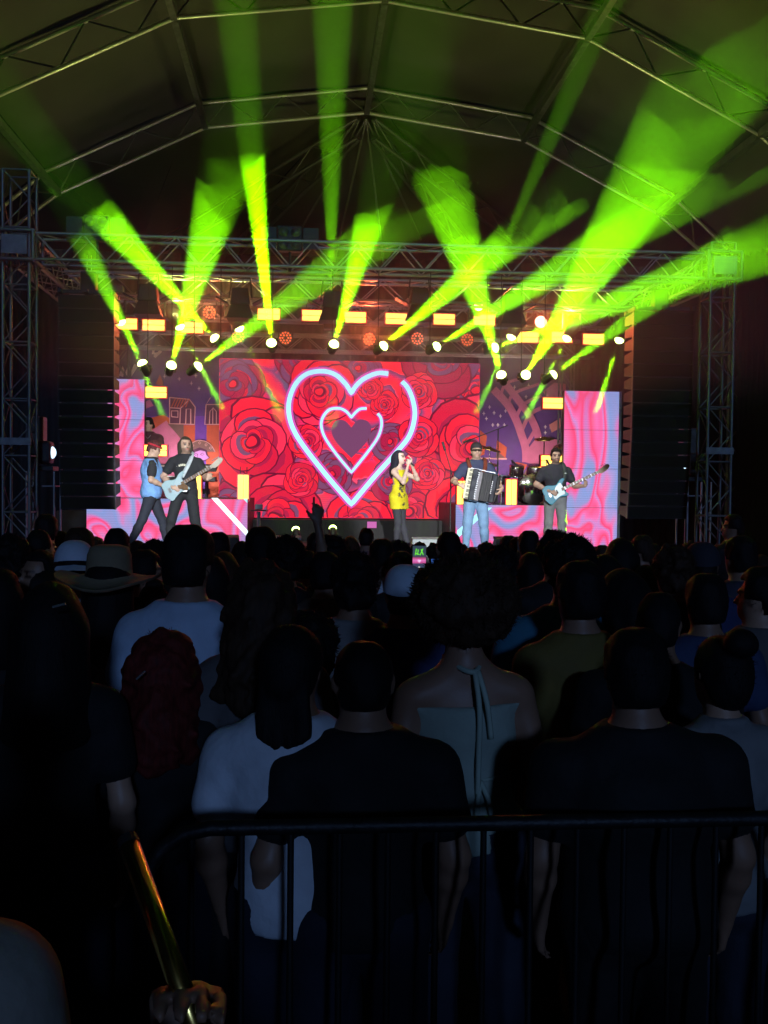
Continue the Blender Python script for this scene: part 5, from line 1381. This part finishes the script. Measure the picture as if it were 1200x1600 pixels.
def case(label, px, y, d, z=0.0):
    b_ = stand(px, y, z); e = empty('flight_case', b_)
    MB().box((0,0,d[2]/2+0.08), (d[0],d[1],d[2])).build('case', MT['black_box'], e)
    for sx in (-1,1):
        for z_ in (0,1): MB().box((sx*(d[0]/2-0.02),-d[1]/2,d[2]/2+0.08), (0.05,0.02,d[2]+0.01)).build('edge_strip', MT['alu'], e) if z_ == 0 else None
        for sy in (-1,1): MB().lathe([(0.05,-0.02),(0.05,0.02)], (sx*d[0]*0.4, sy*d[1]*0.4, 0.05), align((1,0,0)), 12).build('caster', MT['black_metal'], e)
    for sx in (-1,0,1): MB().box((sx*d[0]*0.2,-d[1]/2,d[2]*0.5), (0.03,0.015,d[2]*0.7)).build('rib', MT['alu_dark'], e)
    tag(e, label, 'flight case', 'flight cases'); return e
case('ribbed flight case at the foot of the right speakers', 1062, 14.6, (0.75,0.6,1.0))
case('flight case beside the left video riser, under the left speakers', 112, 14.9, (0.6,0.6,1.0))

# ---- unseen mast added behind the audience to throw frontal white light on the band
ms = empty('fill_spot_mast', (0.0, -5.0, 0.0))
bar(ms, 'mast', (0,0,0), (0,0,4.9), 0.06, MT['alu']); bar(ms, 'cross_bar', (-1.3,0,4.75), (1.3,0,4.75), 0.03, MT['alu'])
for q in range(4): bar(ms, 'stay', (0,0,1.6), (1.1*math.cos(1.57*q+0.78), 1.1*math.sin(1.57*q+0.78), 0.02), 0.03, MT['alu'])
for x_, tx, tz, an, en in ((-1.0,b2.location.x-0.05,1.95,6.6,0.9),(0.0,(b3.location.x+b4.location.x)/2,1.95,7.6,1.0),(1.0,b5.location.x,1.85,5.2,0.5)):
    d_ = V3((tx,15.5,tz))-V3((x_,-5.0,4.5)); M_ = align(d_)
    bx_ = MB().lathe([(0.10,-0.25),(0.14,-0.2),(0.15,0.1),(0.17,0.22)], (x_,0,4.5), M_, 16).build('spotlight', MT['black_metal'], ms, True)
    ld = bpy.data.lights.new('front_fill_lamp', 'SPOT'); ld.energy = FRONT_FILL*en; ld.color = (0.95,0.97,1.0); ld.spot_size = R(an); ld.spot_blend = 0.5; ld.shadow_soft_size = 0.1
    lo = bpy.data.objects.new('front_fill_lamp', ld); COL.objects.link(lo); lo.parent = ms; Q = align(-d_).to_4x4(); Q.translation = V3((x_,0,4.5))+d_.normalized()*0.3; lo.matrix_local = Q
tag(ms, 'added mast with three fill spotlights behind the audience, out of the picture', 'light mast')
# ------------------------------------------------------------------ the crowd
CR = 0.014
POSE = {
 'm': Pose('m', 1.0), 'big': Pose('m', 1.28), 'f': Pose('f', 1.0),
 'fold': Pose('m', 1.05, el=(-0.26,0.10,1.13), wl=(-0.06,0.26,1.12), er=(0.26,0.10,1.13), wr=(0.08,0.25,1.10)),
 'phone': Pose('m', 1.0, el=(-0.24,0.22,1.28), wl=(-0.06,0.36,1.56), er=(0.24,0.22,1.28), wr=(0.07,0.36,1.55), hl={'d':V3((0.1,0.1,0.9)),'n':V3((0.6,-0.5,0)),'curl':0.5}, hr={'d':V3((-0.1,0.1,0.9)),'n':V3((-0.6,-0.5,0)),'curl':0.5}),
 'point': Pose('f', 1.0, er=(0.24,0.16,1.62), wr=(0.20,0.20,1.86), hr={'d':V3((0.05,0.0,1)),'n':V3((-0.3,0.8,0)),'curl':1.0,'point':True}),
 'turnl': Pose('m', 1.0, turn=0.9), 'turnr': Pose('m', 1.0, turn=-0.9), 'fback': Pose('f', 1.0, turn=2.2),
}
BODY = {}; SHIRT = {}; TANK = {}; PANT = {}
def get(cache, key, fn):
    if key not in cache: cache[key] = fn()
    return cache[key]
HAIRC = {}
TURN = {k_: v.turn for k_, v in POSE.items()}
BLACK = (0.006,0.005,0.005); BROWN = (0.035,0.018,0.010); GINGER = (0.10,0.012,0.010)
CN = [0]
def strands(kind, seed, n=900, ln=0.045, top=1.685, r=(0.10,0.115,0.11), cz=1.68, wid=0.0018, down=0.0):
    """loose fine hairs standing off the outline"""
    rg = np.random.default_rng(seed); V = []; Fc = []
    for i in range(n):
        d = rg.normal(size=3); d /= np.linalg.norm(d)
        if d[1] > 0.5 and d[2] < 0.25: continue
        p = np.array([d[0]*r[0], d[1]*r[1]-0.01, cz+d[2]*r[2]])*1.0
        if p[2] < 1.56: continue
        t = d*ln*(0.5+rg.random())+rg.normal(size=3)*ln*0.45+np.array([0,0,-down])
        s = np.cross(t, rg.normal(size=3)); s *= wid/np.linalg.norm(s)
        m_ = p+t*0.55+rg.normal(size=3)*ln*0.18; e_ = p+t
        k_ = len(V); V += [p*0.985+np.array([0,0,0.015*cz])-s, p+s, m_-s, m_+s, e_]; Fc += [(k_,k_+1,k_+3,k_+2),(k_+2,k_+3,k_+4)]
    return mkmesh('loose_hair', V, Fc, MT['hair'])
LOOSE = {}
def crowd(px, py, d, pose, hair, hcol, top, label, skin=2, rz=0.0, sleeve=0.55, hat=None, hatcol=(0.5,0.52,0.55), hext=0.0, group='people in the audience', tank=False):
    """head top at pixel (px, py), standing d metres away"""
    CN[0] += 1
    t = P(px, py, d); raw = {'afro':1.815,'curly':1.80,'bun':1.80}.get(hair, 1.765)
    if hat == 'straw': raw = 1.81
    if hat in ('cap','capback'): raw = 1.785
    h = min(max(t.z, 1.42), 1.98); sc = h/raw
    e = empty('person', (t.x, d, 0.0), rz+random.uniform(-0.22,0.22)); e.rotation_euler = (random.uniform(-0.02,0.02), random.uniform(-0.03,0.03), e.rotation_euler[2]); e.location.x -= math.sin(e.rotation_euler[1])*t.z; e.scale = (sc*random.uniform(0.97,1.03) if hext == 0 else sc*(1+hext), sc*(1+hext), sc)
    p = POSE[pose]
    piece('body', get(BODY, pose, lambda: sdf('body', p.body(), CR if pose not in ('point','phone') else 0.010, MT['skin'], 0.0, None, face_tint(p))), e, TONE[skin])
    if tank: piece('top', get(TANK, pose, lambda: shirt_mesh(p, CR, 0, 0.92, 0.012, 3, 0.004, 1.36)), e, top)
    else: piece('shirt', get(SHIRT, (pose, sleeve), lambda: shirt_mesh(p, CR, sleeve, 0.88, 0.017, len(SHIRT), 0.007)), e, top)
    piece('trousers', get(PANT, pose, lambda: pants_mesh(p, 0.018)), e, random.choice([(0.01,0.012,0.025),(0.008,0.008,0.008),(0.02,0.024,0.04)]))
    if hair and hair != 'bald':
        var = CN[0] % 2 if hair in ('curly','longcurly','afro') else 0
        ho = piece('hair', get(HAIRC, (hair, TURN[pose], var), lambda: hair_mesh(hair, 0.010, TURN[pose], POSE[pose].tip, 11+7*var)), e, hcol)
        if d < 7 and hair in ('curly','afro','longcurly','long','bun','short','tail','braids'):
            big = hair == 'afro'
            piece('loose_hair', get(LOOSE, ('afro' if big else 'curly' if hair == 'curly' else 'fine'), lambda: strands(hair, 5, 6500 if big else 2200 if hair == 'curly' else 500, 0.015 if big else 0.013 if hair == 'curly' else 0.010, r=(0.150,0.147,0.135) if big else (0.098,0.112,0.106) if hair == 'curly' else (0.086,0.102,0.102), cz=1.675 if big else 1.685 if hair == 'curly' else 1.662, wid=0.0016 if hair == 'curly' or big else 0.0009)), ho, hcol)
    if hat: piece('straw_hat' if hat == 'straw' else 'cap', get(HAIRC, hat, hat_mesh if hat == 'straw' else lambda: cap_mesh(CR, hat == 'capback')), e, hatcol)
    tag(e, label, 'person', group)
    return e
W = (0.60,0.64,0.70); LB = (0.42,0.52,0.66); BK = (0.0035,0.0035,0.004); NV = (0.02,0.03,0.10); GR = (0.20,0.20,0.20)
# nearest row, against the barrier
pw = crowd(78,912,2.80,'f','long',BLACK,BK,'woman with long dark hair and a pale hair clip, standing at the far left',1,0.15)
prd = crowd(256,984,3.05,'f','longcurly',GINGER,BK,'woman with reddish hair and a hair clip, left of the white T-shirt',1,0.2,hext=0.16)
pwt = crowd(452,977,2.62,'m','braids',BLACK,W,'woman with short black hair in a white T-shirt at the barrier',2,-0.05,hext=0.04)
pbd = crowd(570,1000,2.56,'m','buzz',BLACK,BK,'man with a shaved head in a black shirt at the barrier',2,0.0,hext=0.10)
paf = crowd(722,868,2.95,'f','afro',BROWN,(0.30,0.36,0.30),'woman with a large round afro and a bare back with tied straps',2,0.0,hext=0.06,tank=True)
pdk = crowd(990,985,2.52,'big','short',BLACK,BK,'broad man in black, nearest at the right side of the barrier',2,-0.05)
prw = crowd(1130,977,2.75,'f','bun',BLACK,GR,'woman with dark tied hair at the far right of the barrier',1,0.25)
# second row
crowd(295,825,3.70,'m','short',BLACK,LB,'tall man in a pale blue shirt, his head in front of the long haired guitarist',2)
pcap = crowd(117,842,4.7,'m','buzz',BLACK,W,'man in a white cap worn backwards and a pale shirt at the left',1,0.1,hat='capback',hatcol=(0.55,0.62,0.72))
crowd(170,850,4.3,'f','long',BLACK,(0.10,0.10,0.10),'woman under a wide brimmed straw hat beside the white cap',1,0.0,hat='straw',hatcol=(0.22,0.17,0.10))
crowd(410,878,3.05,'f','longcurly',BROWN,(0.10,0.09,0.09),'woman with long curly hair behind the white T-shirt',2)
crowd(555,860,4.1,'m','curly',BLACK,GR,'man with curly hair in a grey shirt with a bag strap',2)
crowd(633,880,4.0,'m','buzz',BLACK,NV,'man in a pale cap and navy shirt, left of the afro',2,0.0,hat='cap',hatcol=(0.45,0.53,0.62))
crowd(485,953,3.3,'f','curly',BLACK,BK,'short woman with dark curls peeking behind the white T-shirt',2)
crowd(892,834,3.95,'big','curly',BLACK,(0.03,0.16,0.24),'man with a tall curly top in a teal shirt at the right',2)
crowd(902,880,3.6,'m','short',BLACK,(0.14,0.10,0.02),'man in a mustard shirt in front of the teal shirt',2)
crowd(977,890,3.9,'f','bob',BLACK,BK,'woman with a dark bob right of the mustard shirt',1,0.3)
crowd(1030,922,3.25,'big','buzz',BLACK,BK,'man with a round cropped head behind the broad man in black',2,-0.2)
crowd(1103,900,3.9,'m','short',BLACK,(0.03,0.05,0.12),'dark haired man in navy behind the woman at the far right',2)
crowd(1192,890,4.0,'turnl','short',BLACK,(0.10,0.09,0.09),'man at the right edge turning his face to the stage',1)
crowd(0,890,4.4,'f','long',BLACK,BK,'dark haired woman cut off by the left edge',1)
# middle rows: px, py, distance, pose, hair, colour, shirt, label
MID = [
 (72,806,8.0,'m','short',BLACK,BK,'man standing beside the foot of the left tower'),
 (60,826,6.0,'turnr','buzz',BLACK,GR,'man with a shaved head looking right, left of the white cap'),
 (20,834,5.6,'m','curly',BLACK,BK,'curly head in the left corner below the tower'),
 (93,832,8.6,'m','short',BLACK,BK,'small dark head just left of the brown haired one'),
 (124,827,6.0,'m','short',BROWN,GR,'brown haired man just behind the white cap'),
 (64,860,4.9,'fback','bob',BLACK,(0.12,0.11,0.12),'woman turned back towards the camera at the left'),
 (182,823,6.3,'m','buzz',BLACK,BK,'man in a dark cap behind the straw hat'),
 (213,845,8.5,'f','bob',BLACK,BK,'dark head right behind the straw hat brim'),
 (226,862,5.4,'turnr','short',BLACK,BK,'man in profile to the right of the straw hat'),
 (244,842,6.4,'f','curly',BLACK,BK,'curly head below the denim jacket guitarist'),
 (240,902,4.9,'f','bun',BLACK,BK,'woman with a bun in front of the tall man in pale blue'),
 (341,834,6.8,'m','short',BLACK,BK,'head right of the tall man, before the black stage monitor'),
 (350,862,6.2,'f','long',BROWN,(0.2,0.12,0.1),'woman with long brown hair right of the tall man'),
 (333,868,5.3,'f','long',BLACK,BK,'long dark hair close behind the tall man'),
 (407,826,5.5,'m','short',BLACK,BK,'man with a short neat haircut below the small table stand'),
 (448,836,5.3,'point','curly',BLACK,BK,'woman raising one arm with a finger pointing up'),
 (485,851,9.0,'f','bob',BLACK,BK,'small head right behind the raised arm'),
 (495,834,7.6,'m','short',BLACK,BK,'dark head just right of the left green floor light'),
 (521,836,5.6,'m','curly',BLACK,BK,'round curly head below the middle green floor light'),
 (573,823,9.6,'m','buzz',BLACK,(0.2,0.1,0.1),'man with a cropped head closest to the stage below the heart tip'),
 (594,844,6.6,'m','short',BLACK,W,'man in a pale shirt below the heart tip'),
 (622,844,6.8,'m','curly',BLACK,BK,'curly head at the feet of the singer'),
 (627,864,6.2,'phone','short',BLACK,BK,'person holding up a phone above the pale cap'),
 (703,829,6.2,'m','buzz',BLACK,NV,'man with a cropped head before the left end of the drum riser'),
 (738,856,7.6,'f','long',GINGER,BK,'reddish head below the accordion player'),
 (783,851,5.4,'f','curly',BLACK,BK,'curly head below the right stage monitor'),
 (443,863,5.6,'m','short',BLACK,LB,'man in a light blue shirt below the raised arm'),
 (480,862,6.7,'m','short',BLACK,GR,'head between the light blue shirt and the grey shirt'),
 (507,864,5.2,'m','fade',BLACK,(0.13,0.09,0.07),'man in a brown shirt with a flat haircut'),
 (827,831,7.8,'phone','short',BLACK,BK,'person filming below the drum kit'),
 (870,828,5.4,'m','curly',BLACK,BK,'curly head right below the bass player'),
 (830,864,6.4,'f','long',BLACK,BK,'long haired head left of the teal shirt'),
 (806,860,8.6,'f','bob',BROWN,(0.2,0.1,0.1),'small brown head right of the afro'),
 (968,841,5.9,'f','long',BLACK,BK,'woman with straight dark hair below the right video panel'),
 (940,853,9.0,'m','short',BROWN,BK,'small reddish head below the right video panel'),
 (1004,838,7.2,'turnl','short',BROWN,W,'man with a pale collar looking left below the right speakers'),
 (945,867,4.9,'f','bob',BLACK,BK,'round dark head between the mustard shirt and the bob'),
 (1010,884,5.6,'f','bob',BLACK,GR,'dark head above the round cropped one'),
 (1052,850,4.8,'m','curly',BROWN,BK,'man with short brown curls, left of the right tower'),
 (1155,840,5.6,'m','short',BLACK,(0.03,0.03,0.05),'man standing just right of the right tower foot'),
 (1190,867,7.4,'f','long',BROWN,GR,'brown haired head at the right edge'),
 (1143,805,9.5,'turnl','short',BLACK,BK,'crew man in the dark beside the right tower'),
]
for i, (px, py, d, ps, hr_, hc, top, lab) in enumerate(MID):
    if ps == 'm' and i % 3 == 0: ps = 'fold'
    crowd(px, py, d, ps, hr_, hc, top, lab, skin=(1,2,3,2)[i % 4], rz=0.0)
crowd(1098,845,5.0,'m','buzz',BLACK,NV,'man in a dark cap right below the right tower',2,0.0,hat='cap',hatcol=(0.02,0.02,0.03))
# ---- further small heads filling the rows near the stage
rg = random.Random(21); FILL = [(33,848),(150,838),(268,846),(378,846),(430,848),(547,838),(655,846),(680,848),(760,846),(850,850),(912,846),(925,862),(1025,850),(1075,846),(1125,852),(1172,850),(465,850),(610,858),(720,850),(795,838),(882,858),(990,858),(105,850),(310,850),(10,860)]
where = ['beside the left tower','near the straw hat','below the denim jacket guitarist','below the left riser','below the raised arm','below the heart tip','at the feet of the singer','behind the pale cap','below the accordion player','below the drum kit','below the bass player','near the teal shirt','below the right speakers','left of the right tower','right of the right tower','at the right edge','near the light blue shirt','left of the filming phone','left of the accordion player','below the right stage monitor','behind the mustard shirt','above the round cropped head','behind the white cap','behind the tall man in pale blue','at the left edge']
for (px, py), wh in zip(FILL, where):
    hr_ = rg.choice(['short','curly','long','bob','fade','bun'])
    crowd(px, py, rg.uniform(8.2,10.8), rg.choice(['m','f','f','fold']), hr_, rg.choice([BLACK,BLACK,BROWN]), rg.choice([BK,GR,NV,(0.2,0.08,0.08),W]), 'small dark head near the stage front %s' % wh, skin=rg.choice([1,2,3]), group='far heads near the stage')

# ---- things worn or held in the crowd
def clip(px, py, d, rot, label):
    e = MB().box((0,0,0), (0.036,0.006,0.007), Matrix.Rotation(rot,3,'Y')).build('hair_clip', mat('shiny_clip',(0.8,0.85,0.85),0.15,0.9), None, loc=P(px,py,d), bevel=0.002)
    tag(e, label, 'hair clip'); return e
clip(92,946,2.60,-0.25,'pale slide clip in the long dark hair at the far left')
clip(220,1055,2.83,-0.75,'shiny clip in the reddish hair')
# the audience goes on behind the camera and shades the lower half of the front row
for i, (x_, y_, ps, hr_) in enumerate(((-3.6,-1.2,'m','short'),(-2.9,-0.9,'f','long'),(-2.25,-1.25,'m','curly'),(-1.55,-0.95,'phone','short'),(-0.95,-0.75,'m','short'),(-0.35,-1.0,'f','bun'),(0.3,-1.2,'big','buzz'),(0.95,-0.9,'f','long'),(1.6,-1.15,'m','short'))):
    q = proj((x_, 3.0, 1.74)); e = crowd(q[0], q[1], 3.0, ps, hr_, BLACK, BK, '%s from the left of the spectators standing behind the camera' % nm[i], 2, group='spectators behind the camera'); e.location = (x_, y_, 0)
# the phone held up
def phone(px, py, d, label, lit=True, w_=0.075, h_=0.155, rz=0.0, col=None):
    e = empty('phone', P(px,py,d), rz)
    MB().box((0,0,0), (w_,0.009,h_)).build('case', MT['black_metal'], e, bevel=0.004)
    if lit:
        V, n, L = node_mat('phone_screen_picture')
        tc = n.new('ShaderNodeTexCoord'); sp = n.new('ShaderNodeSeparateXYZ'); L.new(tc.outputs['Object'], sp.inputs[0])
        zz = mathn(n, L, 'MULTIPLY_ADD', sp.outputs[2], 1/h_, 0.5)
        c_ = rampn(n, L, zz, [(0.0,(0.01,0.01,0.01)),(0.20,(0.02,0.01,0.02)),(0.24,(0.55,0.04,0.20)),(0.36,(0.75,0.15,0.45)),(0.44,(0.5,0.03,0.12)),(0.50,(0.05,0.02,0.02)),(0.56,(0.02,0.03,0.01)),(1.0,(0.015,0.02,0.01))])
        b_ = n['Principled BSDF']; L.new(c_, b_.inputs['Emission Color']); b_.inputs['Emission Strength'].default_value = 1.0
        mobj('screen', [(-w_/2+.004,0,-h_/2+.004),(w_/2-.004,0,-h_/2+.004),(w_/2-.004,0,h_/2-.004),(-w_/2+.004,0,h_/2-.004)], [(0,1,2,3)], V, e, loc=(0,-0.0055,0))
        gm = emitmat('phone_green', (0.2,1.0,0.05), 1.0); hm = emitmat('phone_heart',(0.95,0.6,0.9),1.0)
        for (x0_,z0_,x1_,z1_) in ((-0.025,0.010,-0.018,0.050),(-0.012,0.012,-0.006,0.045),(0.004,0.010,0.022,0.050),(0.024,0.012,0.010,0.046),(-0.02,0.02,0.0,0.015)):
            a_ = V3((x0_,-0.0062,z0_)); b2_ = V3((x1_,-0.0062,z1_)); s_ = (b2_-a_).cross(V3((0,1,0))).normalized()*0.0022
            mobj('picture_beam', [a_-s_,a_+s_,b2_+s_,b2_-s_], [(0,1,2,3)], gm, e)
        hp = [(0,-0.036),(-0.010,-0.024),(-0.009,-0.018),(-0.004,-0.016),(0,-0.021),(0.004,-0.016),(0.009,-0.018),(0.010,-0.024)]
        mobj('picture_heart', [(x,-0.0064,z) for x, z in hp], [tuple(range(8))], hm, e)
        MB().lathe([(0.0045,0),(0.001,0.001)], (0,-0.0065,-0.062), align((0,-1,0)), 10).build('shutter_button', emitmat('phone_button',(0.9,0.9,0.9),1.0), e)
    if col is not None:
        mobj('screen', [(-w_/2+.004,0,-h_/2+.004),(w_/2-.004,0,-h_/2+.004),(w_/2-.004,0,h_/2-.004),(-w_/2+.004,0,h_/2-.004)], [(0,1,2,3)], emitmat('small_screen', col, 0.8, False), e, loc=(0,-0.0055,0))
    tag(e, label, 'phone', 'phones held up'); return e
phone(655,870,5.75,'lit phone filming the stage, showing green beams and the heart',True,0.088,0.140)
phone(682,878,5.9,'dim bluish phone screen right of the bright phone',False,0.075,0.045,col=(0.05,0.16,0.6))
phone(581,820,9.3,'small pinkish camera screen held up below the heart tip',False,0.10,0.07,col=(0.8,0.2,0.6))
# straps of the halter top on the bare back
def onback(e, pts, r_, name, col):
    q = MB().tube(catmull([V3(p) for p in pts],5), r_, 6).build(name, MT['cloth'], e, True); q.color = (*col,1); return q
ST = (0.34,0.42,0.34)
onback(paf, [(-0.055,0.02,1.50),(-0.02,-0.072,1.475),(0.02,-0.078,1.47),(0.055,0.02,1.50)], 0.009, 'neck_strap', ST)
onback(paf, [(0.012,-0.085,1.47),(0.018,-0.115,1.36),(0.012,-0.122,1.22),(0.010,-0.11,1.08)], 0.0085, 'hanging_tie', ST)
onback(paf, [(0.022,-0.085,1.47),(0.040,-0.112,1.38),(0.050,-0.118,1.27)], 0.0085, 'hanging_tie', ST)
onback(paf, [(-0.125,-0.03,1.135),(-0.06,-0.085,1.14),(0.02,-0.10,1.14),(0.08,-0.082,1.14),(0.13,-0.03,1.135)], 0.006, 'back_strap', ST)
onback(paf, [(0.02,-0.105,1.14),(0.006,-0.125,1.07),(-0.004,-0.125,0.97)], 0.008, 'hanging_tie', ST)
onback(paf, [(0.02,-0.105,1.14),(0.040,-0.125,1.08),(0.050,-0.125,1.00)], 0.008, 'hanging_tie', ST)

# ---- crowd barrier in front of the camera
BYR = 2.28; bz = P(500,1291,BYR).z
xa = P(222,1291,BYR).x; xb = P(1330,1291,BYR).x
br_ = empty('crowd_barrier', ((xa+xb)/2, BYR, 0)); x0_, x1_ = xa-br_.location.x, xb-br_.location.x
rail = [(x0_,0,0.28),(x0_,0,bz-0.16)]+[(x0_+0.16-0.16*math.cos(a_),0,bz-0.16+0.16*math.sin(a_)) for a_ in (0.4,0.8,1.2)]+[(x0_+0.16,0,bz),(x1_-0.16,0,bz)]+[(x1_-0.16+0.16*math.sin(a_),0,bz-0.16+0.16*math.cos(a_)) for a_ in (0.4,0.8,1.2)]+[(x1_,0,bz-0.16),(x1_,0,0.28)]
MB().tube(rail, 0.019, 10).build('frame_tube', MT['barrier_steel'], br_, True)
bar(br_, 'bottom_rail', (x0_,0,0.28), (x1_,0,0.28), 0.017, MT['barrier_steel'])
for i in range(1, 15): bar(br_, 'upright', (x0_+(x1_-x0_)*i/15,0,0.28), (x0_+(x1_-x0_)*i/15,0,bz), 0.008, MT['barrier_steel'])
for x_ in (x0_+0.2, x1_-0.2): MB().box((x_,0,0.02), (0.06,0.5,0.02)).build('foot', MT['barrier_steel'], br_); bar(br_, 'foot_post', (x_,0,0.02), (x_,0,0.28), 0.015, MT['barrier_steel'])
tag(br_, 'galvanised crowd barrier with a rounded corner running across the foreground', 'barrier')
# ---- people right in front of the lens: fist with a stick, shoulder at the corner
fy = 1.05
wr_ = P(272,1672,fy); el_ = P(200,1800,fy-0.25); sh_ = V3((el_.x-0.05, el_.y-0.12, el_.z-0.10))
stk0 = P(286,1552,fy-0.02); stk1 = P(203,1322,fy+0.12)
pf_ = empty('person', (sh_.x-0.2, 0.42, 0.0))
hp_ = hand_prims(wr_, P(287,1592,fy)-wr_, V3((0.15,-0.9,0.2)), 1, 1.25)
arm_ = [('c',tuple(el_),tuple(wr_),0.042,0.030,0.02)] + [(q[0],tuple(q[1]),tuple(q[2]),q[3],q[4],q[5]) for q in hp_]
loc_ = pf_.location
arm_ = [(q[0],tuple(V3(q[1])-loc_),tuple(V3(q[2])-loc_),q[3],q[4],q[5]) for q in arm_]
short = Pose('m', 0.95, er=tuple((el_-loc_)), wr=tuple((wr_-loc_)))
low = [q for q in short.torso()+short.legs()+short.feet()+short.arm(-1)]
def drop(q, dz): 
    return (q[0], (q[1][0],q[1][1],q[1][2]*dz), ((q[2][0],q[2][1],q[2][2]*dz)), q[3], q[4], q[5])
hb_, _T = head_prims()
low = [drop(q, 0.80) for q in low+hb_+[('c',(0,-0.012,1.44),(0,0.005,1.57),0.058,0.052,0.035)]]
upper = [('c',(0.17,0,1.405*0.80),tuple(el_-loc_),0.052,0.042,0.04)]
piece('body', sdf('body', low+upper+arm_, 0.008, MT['skin'], 0.0, None, lambda V: np.ones((len(V),3))), pf_, TONE[2])
piece('shirt', sdf('shirt', [drop(q,0.80) for q in short.torso()], 0.014, MT['cloth'], 0.015, cut(folds(0.006,24,3), lo=0.70, hi=1.18)), pf_, BK)
tag(pf_, 'person at the bottom edge whose raised fist grips a slim stick', 'person', 'people closest to the camera')
sd_ = stk1-stk0
st_ = empty('slim_stick', stk0)
ext = -sd_.normalized()*0.07
MB().tube([ext, sd_], 0.0125, 24).build('shaft', mat('gold_tube', (0.95, 0.62, 0.16), 0.22, 1.0, 0.1, 30), st_, True)
MB().tube([sd_, sd_+sd_.normalized()*0.012], [0.0135,0.0125], 14).build('end_cap', MT['black_box'], st_)
tag(st_, 'slim yellow edged stick held up in a fist at the lower left', 'stick')
ps_ = crowd(-300,1045,1.15,'m','short',BLACK,(0.26,0.24,0.20),'person in a beige shirt whose shoulder fills the lower left corner',1,0.0,group='people closest to the camera')
# ------------------------------------------------------------------ haze in the whole tent, denser smoke round the rig
def volmat(name, dens, col=(0.9,0.92,0.9), an=0.25):
    M = bpy.data.materials.new(name); M.use_nodes = True
    n = M.node_tree.nodes; n.clear(); L = M.node_tree.links
    v = n.new('ShaderNodeVolumePrincipled'); o = n.new('ShaderNodeOutputMaterial')
    v.inputs['Density'].default_value = dens; v.inputs['Color'].default_value = (*col, 1); v.inputs['Anisotropy'].default_value = an
    L.new(v.outputs[0], o.inputs['Volume']); return M
hz = MB().box((0, 13.0, 6.5), (62, 44, 15)).build('haze', volmat('thin_haze', 0.0009)); tag(hz, kind='stuff')
# smoke bank in two soft layers, each with its own billowing top
def smoke(top, dens, amp, seed, x0, x1, ya, yb, zb, n=56):
    V = []; Fc = []; r_ = random.Random(seed); ph = [r_.uniform(0,6.28) for _ in range(8)]
    def zt(x, y, s=1):
        return amp*(0.40*math.sin(2.3*x+1.1*y+ph[0]) + 0.30*math.sin(3.9*x-2.7*y+ph[1]) + 0.24*math.sin(6.1*x+5.3*y+ph[2]) + 0.16*math.sin(9.7*x-8.3*y+ph[3]) + 0.10*math.sin(15*x+13*y+ph[4]))
    for t in (1, 0):
        for i in range(n+1):
            for j in range(n+1):
                x = x0+(x1-x0)*i/n; yf = ya+3.4/(1+math.exp(2.2*(x-0.2))); y = yf+(yb-yf)*j/n   # the bank reaches further forward on the right
                V.append((x, y, top+zt(x, y) if t else zb+0.6*zt(y, x)))
    N = (n+1)*(n+1)
    for i in range(n):
        for j in range(n):
            k = i*(n+1)+j; Fc.append((k, k+n+1, k+n+2, k+1)); Fc.append((N+k, N+k+1, N+k+n+2, N+k+n+1))
    for i in range(n):
        a = i*(n+1); b = (i+1)*(n+1); Fc.append((a, N+a, N+b, b)); a += n; b += n; Fc.append((a, b, N+b, N+a))
        a = i; b = i+1; Fc.append((a, b, N+b, N+a)); a = n*(n+1)+i; b = a+1; Fc.append((a, N+a, N+b, b))
    o = mobj('stage_smoke', V, Fc, volmat('stage_smoke_volume', dens), None, True); tag(o, kind='stuff'); return o
smoke(5.22, 0.027, 0.34, 1, -5.0, 5.9, 8.0, 17.45, 3.30)
smoke(5.50, 0.018, 0.46, 2, -4.9, 5.8, 7.6, 17.40, 3.50)
